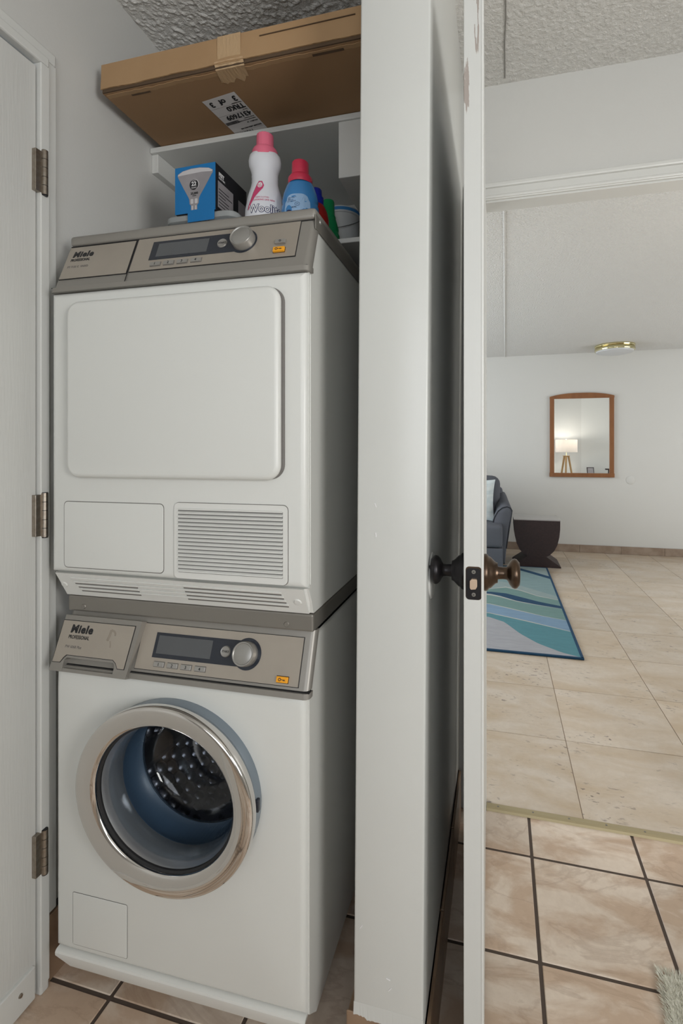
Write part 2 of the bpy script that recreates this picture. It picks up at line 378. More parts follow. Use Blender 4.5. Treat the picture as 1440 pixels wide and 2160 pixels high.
# closet back and header wall with the doorway
bm = B(-1.01, 1.675, 0, PL + .06, 1.732, 2.44); tag(obj('wall_closet_back', bm, M['wall']), kind='structure')
JX0, JX1, HZ_ = -.045, .715, 2.046
bm = box(bmesh.new(), PL + .06, 1.675, 0, JX0 - .012, 1.732, 2.44); box(bm, JX1 + .012, 1.675, 0, 1.62, 1.732, 2.44); box(bm, JX0 - .012, 1.675, HZ_ + .012, JX1 + .012, 1.732, 2.44)
tag(obj('wall_doorway', bm, M['wall']), kind='structure')
tj = tag(obj('trim_2', B(JX0 - .012, 1.670, 0, JX0, 1.737, HZ_ + .012, .001), M['trim']), kind='structure')
obj('jamb', B(JX1, 1.670, 0, JX1 + .012, 1.737, HZ_ + .012, .001), M['trim'], tj)
obj('head_jamb', B(JX0, 1.670, HZ_, JX1, 1.737, HZ_ + .012, .001), M['trim'], tj)
def casing_x(x0, x1, z, par, y=1.675, s=-1):
    obj('casing', B(x0, *sorted((y, y + s * .012))[:1], z, x1, sorted((y, y + s * .012))[1], z + .050, .003), M['trim'], par)
    obj('backband', B(x0, sorted((y, y + s * .020))[0], z + .038, x1, sorted((y, y + s * .020))[1], z + .056, .005), M['trim'], par)
    obj('bead', B(x0, sorted((y, y + s * .016))[0], z + .004, x1, sorted((y, y + s * .016))[1], z + .016, .004), M['trim'], par)
casing_x(JX0 - .075, JX1 + .075, HZ_ + .006, tj)
casing_x(JX0 - .075, JX1 + .075, HZ_ + .006, tj, 1.732, 1)
for x0, x1 in ((PR + .004, JX0 - .006), (JX1 + .006, JX1 + .07)):
    obj('casing_leg', B(x0, 1.661, 0, x1, 1.675, HZ_ + .005, .004), M['trim'], tj)
    obj('casing_leg', B(x0, 1.732, 0, x1, 1.746, HZ_ + .005, .004), M['trim'], tj)
th = tag(obj('trim_3', prism(bmesh.new(), [(1.682, 0.0), (1.686, .006), (1.694, .008), (1.712, .007), (1.719, .0)], JX0 + .001, JX1 - .001, 'x'), M['threshold']), kind='structure')
for i in range(7):
    bm = lathe(bmesh.new(), [(0, .0088), (.003, .0086), (.0034, .007)], 12); bmesh.ops.translate(bm, verts=bm.verts, vec=(-.006 + i * .113, 1.700, 0)); obj('screw', bm, M['greydark'], th, smooth=True)

# other walls of the laundry room (behind the camera) with the windows the daylight comes through
def wall_with_window(name, ax, pos, th_, a0, a1, z1, w0, w1, wz0, wz1, m, n):
    bm = bmesh.new()
    def bx(p0, p1, q0, q1):
        if ax == 'x': box(bm, min(pos, pos + th_), p0, q0, max(pos, pos + th_), p1, q1)
        else: box(bm, p0, min(pos, pos + th_), q0, p1, max(pos, pos + th_), q1)
    bx(a0, w0, 0, z1); bx(w1, a1, 0, z1); bx(w0, w1, 0, wz0); bx(w0, w1, wz1, z1)
    tag(obj(name, bm, m), kind='structure')
    c = pos + th_ * .75
    def fb(p0, p1, q0, q1, d=.02):
        if ax == 'x': return B(c - d, p0, q0, c + d, p1, q1, .003, 1)
        return B(p0, c - d, q0, p1, c + d, q1, .003, 1)
    wn = tag(obj('window_%d' % n, fb(w0, w1, wz0, wz0 + .05), M['trim']), kind='structure')
    obj('window_frame', fb(w0, w1, wz1 - .05, wz1), M['trim'], wn); obj('window_frame', fb(w0, w0 + .05, wz0 + .05, wz1 - .05), M['trim'], wn)
    obj('window_frame', fb(w1 - .05, w1, wz0 + .05, wz1 - .05), M['trim'], wn); mid = (w0 + w1) / 2
    obj('mullion', fb(mid - .02, mid + .02, wz0 + .05, wz1 - .05), M['trim'], wn)
    obj('pane', fb(w0 + .05, w1 - .05, wz0 + .05, wz1 - .05, .002), M['pane'], wn)
wall_with_window('wall_right', 'x', 1.62, .12, -1.3, 1.675, 2.44, -.95, -.05, .9, 1.9, M['wall'], 1)
wall_with_window('wall_back', 'y', -1.3, -.12, -1.13, 1.74, 2.44, -.4, .9, .8, 2.2, M['wall'], 2)
# living room shell
wall_with_window('wall_living_left', 'x', -3.2, -.12, 1.66, 6.35, 2.38, 2.7, 5.3, .4, 2.3, M['wall2'], 3)
wall_with_window('wall_living_right', 'x', 4.0, .12, 1.66, 6.35, 2.38, 3.0, 5.2, .25, 2.25, M['wall2'], 4)
tag(obj('wall_far', B(-3.2, 6.23, 0, 4.0, 6.35, 2.38), M['wall2']), kind='structure')
bm = box(bmesh.new(), -3.2, 1.66, 0, -1.13, 1.732, 2.38); box(bm, 1.62, 1.676, 0, 4.0, 1.7325, 2.38)
tag(obj('wall_living_near', bm, M['wall2']), kind='structure')

# ceilings; the near one is a real popcorn relief
def popcorn(x0, x1, y0, y1, z, st, amp):
    bm = bmesh.new(); nx = int((x1 - x0) / st); ny = int((y1 - y0) / st); V = []
    for j in range(ny + 1):
        row = []
        for i in range(nx + 1):
            x = x0 + (x1 - x0) * i / nx; y = y0 + (y1 - y0) * j / ny
            h = noise.noise((x * 105, y * 105, 1.7)) + .5 * noise.noise((x * 60, y * 60, 5.1))
            row.append(bm.verts.new((x, y, z - amp * (1 if x < -.2 else .42) * max(0.0, h + .12))))
        V.append(row)
    for j in range(ny):
        for i in range(nx): bm.faces.new((V[j][i], V[j + 1][i], V[j + 1][i + 1], V[j][i + 1]))
    return bm
cl = tag(obj('ceiling', popcorn(-1.01, 1.62, .8, 1.675, 2.44, .0042, .0052), M['ceil']), kind='structure')
obj('ceiling_slab', B(-1.13, -1.42, 2.442, 1.74, 1.732, 2.52), M['ceil'], cl)
obj('ceiling_front', B(-1.01, -1.3, 2.436, 1.62, .8, 2.442), M['ceil'], cl)
bm = tube(bmesh.new(), [(.015 + .0015 * math.sin(k * 2.1), .9 + k * .0745, 2.437) for k in range(11)], .0016, 6); obj('ceiling_seam', bm, mat('seam_dirt', (.25, .24, .22), .9), cl)
c2 = tag(obj('ceiling', B(-3.2, 1.732, 2.38, 4.0, 6.23, 2.5), M['ceil2']), kind='structure')
obj('ceiling_seam', tube(bmesh.new(), [(.013, 1.77, 2.379), (.061, 6.229, 2.379)], .006, 8), M['ceil2'], c2, smooth=True)

# floors: each tile an object in a bed of grout
def tiles(par, xs, ys, gap, m, z0, th_, lim):
    cache = {}
    for j in range(len(ys) - 1):
        for i in range(len(xs) - 1):
            x0, x1 = max(xs[i] + gap / 2, lim[0]), min(xs[i + 1] - gap / 2, lim[1]); y0, y1 = max(ys[j] + gap / 2, lim[2]), min(ys[j + 1] - gap / 2, lim[3])
            if x1 - x0 < .01 or y1 - y0 < .008: continue
            w_, h_ = round(x1 - x0, 3), round(y1 - y0, 3)
            if (w_, h_) not in cache:
                bm = B(-w_ / 2, -h_ / 2, -th_, w_ / 2, h_ / 2, 0, .0016, 1)
                o = obj('tile', bm, m, par); cache[(w_, h_)] = o.data
            else:
                o = bpy.data.objects.new('tile', cache[(w_, h_)]); COL.objects.link(o); o.parent = par
            o.location = ((x0 + x1) / 2, (y0 + y1) / 2, z0 + random.uniform(-.0003, .0003))
f1 = tag(obj('floor', B(-1.13, -1.42, -.05, 1.74, 1.688, -.0022), M['grout']), kind='structure')
tiles(f1, [.0927 + .311 * k for k in range(-4, 7)], [1.5245 + .3105 * k for k in range(-9, 2)], .0085, M['tile'], 0, .008, (-1.01, 1.62, -1.3, 1.684))
f2 = tag(obj('floor', B(-3.32, 1.688, -.05, 4.12, 6.35, -.0016), M['grout2']), kind='structure')
tiles(f2, [.2676 + .467 * k for k in range(-8, 9)], [2.168 + .461 * k for k in range(-1, 10)], .0032, M['trav'], 0, .008, (-3.2, 4.0, 1.70, 6.23))
bf = tag(obj('baseboard_far', B(-3.2, 6.222, 0, 4.0, 6.23, .085), M['grout2']), kind='structure')
x = -3.19
while x < 3.95:
    x2 = min(x + .457, 3.99); obj('tile', B(x, 6.214, .001, x2 - .002, 6.224, .090, .0012, 1), M['trav'] if random.random() < .0 else M['travbase'], bf); x = x2

# closet shelves, cleat and boxed-in duct
def shelf(z0, z1, label):
    s = tag(obj('closet_shelf', B(-1.009, 1.237, z0, PL - .011, 1.674, z1, .002), M['trim']), label, 'shelf')
    return s
shelf(2.1005, 2.1155, 'white painted closet shelf holding the long cardboard box')
shelf(1.771, 1.784, 'white painted closet shelf behind the dryer, holding the green bottle')
t4 = tag(obj('trim_4', B(-1.010, 1.245, 2.045, -.988, 1.674, 2.1003, .002), M['trim']), kind='structure')
t5 = tag(obj('trim_5', B(-.4212, 1.242, 1.949, PL - .011, 1.674, 2.1003, .002), M['trim']), kind='structure')

# ================================================================== washing machine
MO, MG = (-.950, .862, 0), .0140
def slantM(y0, z0, y1, z1, off=0.0):
    f = frame((0, y0, z0), (1, 0, 0), (0, y1 - y0, z1 - z0)); return f @ T((0, 0, off))
def mloc(z): return (MO[0], MO[1], z)
wa = root('washing_machine', mloc(0), MG, 'white front loading washing machine with chrome porthole at the bottom of the stack', 'washer')
# shell without a front
bm = bmesh.new(); W_ = .595
prof = [(.010, .075), (.010, .852), (.66, .852), (.66, .075)]
sp_ = [(.05, .086), (.012, .122), (.012, .745), (.018, .752), (.0565, .852), (.66, .852), (.66, .086)]; prism(bm, sp_, .003, .006, 'x'); prism(bm, sp_, W_ - .008, W_ - .003, 'x'); box(bm, .003, .655, .078, W_ - .003, .66, .852); box(bm, .003, .06, .846, W_ - .003, .66, .852); box(bm, .006, .05, .086, W_ - .006, .66, .094)
obj('cabinet', bm, M['enamel_side'], wa)
# front panel with the round opening; edges rolled back
CX, CZ = .306, .530
def plate_hole(x0, x1, z0, z1, cx, cz, rx, rz, y0, rr, n=96):
    bm = bmesh.new(); loops = []
    angs = [2 * math.pi * i / n for i in range(n)]
    for (px, pz) in ((x0, z0), (x1, z0), (x1, z1), (x0, z1)):
        a = math.atan2(pz - cz, px - cx) % (2 * math.pi)
        k = min(range(n), key=lambda i: abs(angs[i] - a)); angs[k] = a
    def rect(ins, y):
        L = []
        for a in angs:
            c, s = math.cos(a), math.sin(a); t = 1e9
            for lim_, d, o in ((x1 - ins, c, cx), (x0 + ins, c, cx), (z1 - ins, s, cz), (z0 + ins, s, cz)):
                if abs(d) > 1e-9:
                    q = (lim_ - o) / d
                    if q > 0: t = min(t, q)
            L.append(bm.verts.new((cx + c * t, y, cz + s * t)))
        return L
    loops.append([bm.verts.new((cx + rx * math.cos(a), y0 + .02, cz + rz * math.sin(a))) for a in angs])
    loops.append([bm.verts.new((cx + rx * math.cos(a), y0, cz + rz * math.sin(a))) for a in angs])
    loops.append(rect(rr, y0))
    for k in range(1, 6): loops.append(rect(rr * (1 - math.sin(R(18 * k))), y0 + rr * (1 - math.cos(R(18 * k)))))
    loops.append(rect(0, y0 + rr + .012))
    for A, C in zip(loops, loops[1:]):
        for i in range(n): bm.faces.new((A[i], A[(i + 1) % n], C[(i + 1) % n], C[i]))
    return bm
obj('front_panel', plate_hole(.004, W_ - .006, .128, .740, CX, CZ, .176, .168, 0.0, .013), M['enamel'], wa, smooth=True)
# base lip: rounded bead then chamfer going back
bm = prism(bmesh.new(), [(.000, .1265), (-.0035, .1245), (-.005, .121), (-.0045, .1150), (.005, .089), (.06, .088), (.06, .1275), (.006, .1275)], .0085, W_ - .006, 'x')
for v in bm.verts:
    if v.co.z < .0895: v.co.x += .030 if v.co.x < .1 else -.010
obj('base_lip', bm, M['plastic'], wa, smooth=True, angle=25)
for fx in (.06, W_ - .06):
    for fy in (.17, .60):
        bm = lathe(bmesh.new(), [(0, 0), (.022, 0), (.024, .004), (.024, .014), (.009, .018), (.009, .080), (0, .08)], 20); bmesh.ops.translate(bm, verts=bm.verts, vec=(fx, fy, 0)); obj('foot', bm, M['ink'], wa, smooth=True)
# service flap, lower left (fine joint round a flush cover)
bm = prism(bmesh.new(), rrect(.0506, .1455, .1895, .2595, .004, 3), -.0004, .006, 'y'); obj('flap_joint', bm, M['inkgrey'], wa)
bm = pillow_slab(bmesh.new(), .0516, .1465, .1885, .2585, .003, .006, -.0013, .001, 3); obj('service_flap', bm, M['enamel'], wa, smooth=True)
# fascia
WY0, WZ0, WY1, WZ1 = .002, .752, .043, .855
def fascia(y0, z0, y1, z1, yb, x0, x1, name, m, par, off=None, rr=.012):
    """front slanted wedge with rolled ends"""
    bm = bmesh.new(); L = []
    for (x, iy) in [(x0, rr)] + [(x0 + rr * (1 - math.cos(R(t))), rr * (1 - math.sin(R(t)))) for t in (30, 60, 90)] + [(x1 - rr * (1 - math.sin(R(t))), rr * (1 - math.cos(R(t)))) for t in (0, 30, 60, 90)]:
        L.append([bm.verts.new((x, y0 + iy, z0)), bm.verts.new((x, y1 + iy, z1)), bm.verts.new((x, y1 + yb, z1)), bm.verts.new((x, y0 + yb, z0))])
    for A, C in zip(L, L[1:]):
        for k in range(4): bm.faces.new((A[k], A[(k + 1) % 4], C[(k + 1) % 4], C[k]))
    bm.faces.new(L[0]); bm.faces.new(L[-1][::-1])
    return obj(name, bm, m, par, off, smooth=True, angle=40)
fascia(WY0 + .001, WZ0, WY1 + .001, WZ1, .016, .001, .5945, 'fascia', M['grey'], wa)
# bottom bead under the fascia
fascia(-.006, .740, -.004,   .7505, .020, -.001, .5975, 'fascia_bead', M['grey'], wa)
FM = slantM(WY0, WZ0, WY1, WZ1)
def onslant(F, x0, x1, b0, b1, n0, n1, bev=0, r=None):
    if r:
        bm = prism(bmesh.new(), rrect(x0, b0, x1, b1, r, 4), n0, n1, 'z')
    else: bm = B(x0, b0, n0, x1, b1, n1, bev, 2)
    bmesh.ops.transform(bm, matrix=F, verts=bm.verts); return bm
def panel_inlay(F, par, off, x0, x1, b0, b1, name='control_panel'):
    obj('panel_joint', onslant(F, x0 - .0012, x1 + .0012, b0 - .0012, b1 + .0012, -.002, .0004), M['dark'], par, off)
    obj(name, onslant(F, x0, x1, b0, b1, -.002, .0012), M['steel'], par, off)
def knob(F, x, b, r, h, par, off):
    bm = lathe(bmesh.new(), [(0, h - .0008), (r * .78, h - .0008), (r * .82, h - .0014), (r * .88, h), (r * .95, h), (r, h - .002), (r * 1.02, 0.001), (0, .001)], 48)
    k = obj('dial', bm, M['button'], par, off, smooth=True, mx=F @ T((x, b, 0))); return k
def disp(F, par, off, x0, x1, b0, b1, kx, kb, kr, lcd):
    poly = []; a0 = math.asin(min(1, (b1 - kb) / kr)); a1 = math.asin(max(-1, (b0 - kb) / kr))
    poly = [(x0, b0), (x1, b0)]
    n = 40; ang0 = math.pi - a1 if False else math.pi + math.asin((kb - b0) / kr); angend = math.pi - a0
    A0 = -(math.pi - math.asin((kb - b0) / kr)); A1 = math.pi - a0
    for i in range(n + 1):
        a = A0 + (A1 - A0) * i / n; poly.append((kx + kr * math.cos(a), kb + kr * math.sin(a)))
    poly += [(x1, b1), (x0, b1)]
    q = []
    for p in poly:
        if not q or (Vector(p) - Vector(q[-1])).length > 1e-5: q.append(p)
    bm = prism(bmesh.new(), q, .0008, .0018, 'z'); bmesh.ops.transform(bm, matrix=F, verts=bm.verts)
    d = obj('display_window', bm, M['display'], par, off)
    obj('screen', onslant(F, *lcd, .0017, .0021), M['lcd'], d)
    return d
def num_button(F, x, b, s, par, off):
    o = obj('button', onslant(F, x - .012, x + .012, b - .0047, b + .0047, .0005, .0042, .0008), M['button'], par, off)
    obj('button_gap', onslant(F, x - .013, x + .013, b - .0057, b + .0057, .0005, .0014), M['inkgrey'], par, off)
    text(s, .0085, F @ T((x - .0002, b - .003, .0043)), M['ink'], o, align='CENTER', off=.0001)
def key_button(F, x, b, par, off):
    obj('button_gap', onslant(F, x - .013, x + .013, b - .0065, b + .0065, .0005, .0014), M['dark'], par, off)
    o = obj('key_button', onslant(F, x - .012, x + .012, b - .0055, b + .0055, .0005, .006, .001), M['orange'], par, off); o['label'] = 'orange button with a key symbol'
    bm = lathe(bmesh.new(), [(.0018, 0), (.0030, 0), (.0030, .0003), (.0018, .0003)], 16, closed=True); bmesh.ops.translate(bm, verts=bm.verts, vec=(-.0045, 0, 0))
    box(bm, -.0015, -.0005, 0, .0065, .0005, .0003); box(bm, .003, -.0022, 0, .0042, -.0003, .0003); box(bm, .0053, -.0022, 0, .0065, -.0003, .0003)
    obj('key_symbol', bm, M['ink'], o, mx=F @ T((x, b, .0061)))
panel_inlay(FM, wa, None, .2030, .5712, .0066, .0965)
obj('shadow_gap', B(.003, -.0008, .7502, .596, .012, .7522), M['dark'], wa)
dw = disp(FM, wa, None, .2388, .42, .031, .0805, .4545, .0562, .0305, (.2462, .3738, .0392, .0748))
knob(FM, .4540, .0562, .0235, .022, wa, None)
bm = lathe(bmesh.new(), [(0, .0035), (.0085, .0035), (.0100, .0042), (.0112, .002), (0, .001)], 32); sb = obj('start_button', bm, M['button'], wa, smooth=True, mx=FM @ T((.4062, .0567, 0)))
text('START', .0058, FM @ T((.4062, .0548, .0037)), M['ink'], sb, align='CENTER', off=.00008)
for i, xx in enumerate((.2600, .2920, .3240, .3563)): num_button(FM, xx, .0190, str(i + 1), wa, None)
key_button(FM, .538, .0172, wa, None)
# detergent drawer standing proud
DM = slantM(-.013, .745, .025, .855)
dr = obj('detergent_drawer', bmesh.new(), M['grey'], wa)
dr.data.clear_geometry()
bm = bmesh.new()
def slprism(bm, pts, n0, n1, F):
    t = prism(bmesh.new(), pts, n0, n1, 'z'); bmesh.ops.transform(t, matrix=F, verts=t.verts)
    me = bpy.data.meshes.new('x'); t.to_mesh(me); t.free(); bm.from_mesh(me); bpy.data.meshes.remove(me)
# frame outline with the grip opening at the bottom
slprism(bm, [(.002, -.004), (.0345, -.004), (.0345, .020), (.040, .0245), (.158, .0245), (.1625, .020), (.1625, -.004), (.1955, -.004), (.2065, .1110), (.010, .1110)], -.030, 0.0, DM)
me = dr.data; bmesh.ops.recalc_face_normals(bm, faces=bm.faces); bm.to_mesh(me); bm.free(); me.materials.clear(); me.materials.append(M['grey'])
obj('grip_recess', onslant(DM, .034, .163, -.002, .026, -.028, -.024), M['dark'], dr)
obj('grip_floor', onslant(DM, .0345, .1625, -.004, .003, -.026, -.001), M['grey'], dr)
obj('grip_lip', onslant(DM, .038, .160, .016, .0245, -.022, -.018), M['grey'], dr)
pj = [(.0045, .0128), (.026, .0133), (.033, .0235), (.039, .0290), (.156, .0290), (.164, .0235), (.171, .0133), (.1885, .0133), (.1945, .1008), (.0082, .1008)]
bm = bmesh.new(); slprism(bm, pj, -.001, .0006, DM); obj('panel_joint', bm, M['dark'], dr)
bm = bmesh.new(); slprism(bm, [(.0062, .0142), (.0255, .0146), (.032, .0245), (.038, .0303), (.157, .0303), (.1655, .0245), (.172, .0146), (.1873, .0146), (.1930, .0995), (.0098, .0995)], -.001, .0013, DM); obj('drawer_panel', bm, M['steel'], dr)
def brandtext(F, x, b, sc, par, off, model, model2=None):
    # heavy slanted wordmark made of letters with slab feet
    text('Miele', .0235 * sc, F @ T((x + .001, b, .0014)), M['ink'], par, off=.0011 * sc, shear=.12, sx=1.05, spacing=1.12, loc=off)
    text('PROFESSIONAL', .0112 * sc, F @ T((x - .0005, b - .0135 * sc, .0014)), M['ink'], par, off=.0002, sx=.74, loc=off)
    text(model, .0082 * sc, F @ T((x - .003, b - .0335 * sc, .0014)), M['inkgrey'], par, sx=.95, off=.0001, loc=off)
brandtext(DM, .0325, .0760, .95, dr, None, 'PW 6068 Plus')
# a brown dried run mark on the drawer front
for (x0, b0, x1, b1, wd) in ((.137, .0880, .132, .0660, .0030), (.137, .0880, .146, .0850, .0022), (.146, .0850, .149, .0770, .0022), (.139, .066, .143, .053, .0012)):
    bm = tube(bmesh.new(), [(x0, b0, .0009), ((x0 + x1) / 2 + .001, (b0 + b1) / 2, .0009), (x1, b1, .0009)], wd, 8)
    for v in bm.verts: v.co.z = .0013 + (v.co.z - .0009) * .05
    obj('stain', bm, mat('dried_stain', (.27, .235, .19), .5), dr, mx=DM)
# stacking strip on top
sk = root('stacking_plate', mloc(.8555), MG, 'grey metal stacking strip between the washer and the dryer', 'bracket')
obj('plate', B(.004, .033, 0, W_ - .003, .66, .0355, .004), M['greydark'], sk)
for x in (.0470, .5350):
    bm = lathe(bmesh.new(), [(0, -.0015), (.0045, -.0013), (.0056, 0.0), (.0056, .003)], 24, 'y'); bmesh.ops.translate(bm, verts=bm.verts, vec=(x, .0325, .0120)); obj('cap', bm, M['greydark'], sk, smooth=True)

# porthole ------------------------------------------------------------
SXR, SZR = 1.035, .965
def ring(name, prof, m, par, n=96, closed=True, cx=CX, cz=CZ):
    bm = lathe(bmesh.new(), prof, n, 'y', SXR, SZR, closed); bmesh.ops.translate(bm, verts=bm.verts, vec=(cx, 0, cz)); return obj(name, bm, m, par, smooth=True, angle=50)
ring('door_frame', [(.176, .004), (.184, .002), (.186, -.006), (.184, -.022), (.180, -.024), (.172, -.02), (.170, .0)], M['ringgrey'], wa)
pd = obj('porthole_door', bmesh.new(), M['chrome'], wa); 
bm = lathe(bmesh.new(), [(.1800, -.023), (.1865, -.026), (.1902, -.034), (.1915, -.044), (.1912, -.049), (.1895, -.0522), (.1865, -.0538), (.1825, -.0542), (.170, -.0525), (.1585, -.0500), (.1525, -.0482), (.1505, -.0465), (.1497, -.0440), (.1497, -.036), (.155, -.022), (.165, -.020)], 128, 'y', SXR, SZR, True)
bmesh.ops.translate(bm, verts=bm.verts, vec=(CX, 0, CZ)); bmesh.ops.recalc_face_normals(bm, faces=bm.faces)
bm.to_mesh(pd.data); bm.free(); pd.data.materials.clear(); pd.data.materials.append(M['chrome'])
for p in pd.data.polygons: p.use_smooth = True
ring('glass_bowl', [(.1400, -.020), (.1360, -.005), (.1335, .020), (.131, .050), (.126, .080), (.118, .094), (.104, .101), (.070, .108), (0, .112)], M['glass'], pd, 72, False)
ring('rim_seal', [(.1496, -.040), (.1455, -.038), (.1450, -.030), (.1490, -.024)], M['dark'], pd, 72)
ring('door_back', [(.1395, .021), (.150, .014), (.1585, -.008), (.150, -.014), (.142, .0)], M['gasket'], pd, 72)
ring('glass_rim', [(.1452, -.034), (.1425, -.026), (.1400, -.010), (.1385, .018), (.1400, .020), (.1440, -.008), (.1460, -.026)], M['ringsilver'], pd, 72)
bm = B(-.012, -.004, -.006, .012, .006, .006, .002); bmesh.ops.rotate(bm, verts=bm.verts, matrix=Matrix.Rotation(R(90), 3, 'Y')); bmesh.ops.translate(bm, verts=bm.verts, vec=(CX + .190, -.020, CZ + .005)); obj('door_latch', bm, M['display'], pd)
ring('gasket', [(.169, -.002), (.164, .006), (.160, .016), (.154, .050), (.148, .072), (.140, .080), (.143, .086), (.158, .086), (.176, .060), (.176, .0)], M['gasket'], wa, 72)
dm_ = ring('drum', [(.150, .092), (.163, .091), (.225, .098), (.232, .106), (.232, .47), (.222, .49), (.08, .50), (0, .50)], M['drum'], wa, 72, False)
ring('drum_lip', [(.141, .087), (.145, .0865), (.158, .088), (.158, .092)], M['chrome'], wa, 72)
bm = bmesh.new()
def dome(c, nrm, r, h):
    nrm = nrm.normalized(); s = nrm.orthogonal().normalized(); t = nrm.cross(s); Ls = []
    for q, hh in ((1, 0), (.8, .5), (.45, .88)):
        Ls.append([bm.verts.new(c + (s * math.cos(k * math.pi / 3) + t * math.sin(k * math.pi / 3)) * r * q + nrm * h * hh) for k in range(6)])
    top = bm.verts.new(c + nrm * h)
    for A, C in zip(Ls, Ls[1:]):
        for k in range(6): bm.faces.new((A[k], A[(k + 1) % 6], C[(k + 1) % 6], C[k]))
    for k in range(6): bm.faces.new((Ls[-1][k], Ls[-1][(k + 1) % 6], top))
for row in range(12):
    y = .122 + row * .0295
    for k in range(43):
        a = 2 * math.pi * (k + .5 * (row % 2)) / 43; dome(Vector((CX + .2318 * math.cos(a), y, CZ + .2318 * math.sin(a))), Vector((-math.cos(a), 0, -math.sin(a))), .0176, .0105)
for i in range(-8, 9):
    for j in range(-8, 9):
        x = (i + .5 * (j % 2)) * .034; z = j * .0295
        if x * x + z * z < .20 ** 2: dome(Vector((CX + x, .4995, CZ + z)), Vector((0, -1, 0)), .0176, .0105)
bumps = obj('drum_bumps', bm, M['drum'], wa, smooth=True, angle=80); bumps['kind'] = 'stuff'
for a in (R(200), R(320), R(80)):
    bm = prism(bmesh.new(), [(-.035, 0), (-.015, -.045), (.0, -.055), (.015, -.045), (.035, 0)], .11, .47, 'y')
    bmesh.ops.rotate(bm, verts=bm.verts, matrix=Matrix.Rotation(-(a - R(90)), 3, 'Y'))
    bmesh.ops.translate(bm, verts=bm.verts, vec=(CX + .232 * math.cos(a), 0, CZ + .232 * math.sin(a))); obj('drum_paddle', bm, M['drum'], wa, smooth=True)

# ================================================================== dryer
dy = root('tumble_dryer', mloc(.892), MG, 'white tumble dryer with a blank square door stacked on the washer', 'dryer')
DO = (0, 0, -.892)
bm = prism(bmesh.new(), [(.036, .8935), (.012, .955), (.012, 1.566), (.018, 1.573), (.058, 1.680), (.62, 1.680), (.62, .8935)], 0.0, W_ - .0035, 'x'); obj('cabinet', bm, M['enamel_side'], dy, DO)
bm = bmesh.new(); pillow_slab(bm, -.008, .9505, W_ - .005, 1.5625, .004, .016, 0.0, .013, 2); obj('front_panel', bm, M['enamel'], dy, DO, smooth=True, angle=30)
# side cheek joint behind the front panel
obj('side_bead', B(W_ - .005, .016, .955, W_ - .0022, .022, 1.56, .001), M['enamel_side'], dy, DO)
# lower grille part leaning back
LG = slantM(.029, .8935, .000, .9490)
Ls_ = .0626
bm = bmesh.new(); pr = [(.0, .9490), (.031, .8930), (.09, .8930), (.09, .9490)]
bm = prism(bm, pr, -.004, W_ - .0036, 'x')
bmesh.ops.bevel(bm, geom=[e for e in bm.edges if abs(e.verts[0].co.x - e.verts[1].co.x) < 1e-5 and min(e.verts[0].co.y, e.verts[1].co.y) < .035 and max(e.verts[0].co.y, e.verts[1].co.y) < .05], offset=.008, segments=3, affect='EDGES')
lowp = obj('plinth', bm, M['plastic'], dy, DO, smooth=True, angle=30)
GM = frame((0, .031, .893), (1, 0, 0), (0, -.031, .056))
for (x0, x1, xl, nn) in ((.040, .205, 0, 3), (.205, .318, 1, 3), (.318, .545, 0, 4)):
    for k in range(4):
        b = .0135 + k * .0105
        a0 = x0 + (.004 * (3 - k) if x0 < .1 else 0); a1 = x1 - (.0 if x1 < .5 else .003 * k)
        sl = onslant(GM, a0, a1 - .001, b, b + .0048, -.001, .0006)
        deep = (x0 < .1 and .065 < .07) or x0 > .3
        obj('slot', sl, M['plastic'] if (xl or k == 3 and x0 < .1) else M['inkgrey'], lowp).location = (0, 0, 0)
        obj('louvre', onslant(GM, a0, a1, b + .0048, b + .0095, .0, .0024, .0008), M['plastic'], lowp)
for x in (.012, .566):
    bm = lathe(bmesh.new(), [(0, .002), (.0065, .0018), (.008, .0002), (.008, -.001)], 28); obj('cap', bm, M['plastic'], lowp, mx=GM @ T((x, .030, .0)), smooth=True)
# door slab
bm = pillow_slab(bmesh.new(), .0485, 1.159, .541, 1.535, .030, .0005, -.0185, .010, 10); dd = obj('dryer_door', bm, M['enamel'], dy, DO, smooth=True, angle=60)
bm = pillow_slab(bmesh.new(), .0500, 1.1605, .5465, 1.5335, .030, .001, -.006, .001, 10); obj('door_side_shade', bm, M['inkgrey'], dy, DO)  # grey slab paints the shadow along the right side of the door
bm = pillow_slab(bmesh.new(), .0525, 1.163, .5370, 1.531, .028, -.004, -.0125, .003, 10)
bm.free()
# filter flap, lower left
bm = prism(bmesh.new(), rrect(.0275, .962, .2780, 1.1070, .010, 5), -.0003, .006, 'y'); obj('flap_joint', bm, M['inkgrey'], dy, DO)
bm = pillow_slab(bmesh.new(), .0290, .9635, .2765, 1.1055, .009, .006, -.0016, .0012, 5); obj('filter_flap', bm, M['enamel'], dy, DO, smooth=True)
# air grille, lower right
gx0, gx1, gz0, gz1 = .3035, .5525, .9560, 1.1100
bm = prism(bmesh.new(), rrect(gx0 - .0012, gz0 - .0012, gx1 + .0012, gz1 + .0012, .011, 5), -.0005, .004, 'y'); obj('grille_joint', bm, M['inkgrey'], dy, DO)
bm = bmesh.new()
def frame_ring(bm, o, i, y0, y1):
    loops = [[bm.verts.new((a, y, b)) for a, b in pts] for pts, y in ((o, y1), (o, y0), (i, y0), (i, y1))]; k = len(o)
    for A, C in zip(loops, loops[1:] + loops[:1]):
        for q in range(k): bm.faces.new((A[q], A[(q + 1) % k], C[(q + 1) % k], C[q]))
    return bm
frame_ring(bm, rrect(gx0, gz0, gx1, gz1, .010, 5), rrect(.3118, .9745 - .006, .5430, 1.0990, .002, 5), -.0028, .003)
gr = obj('air_grille', bm, M['plastic'], dy, DO)
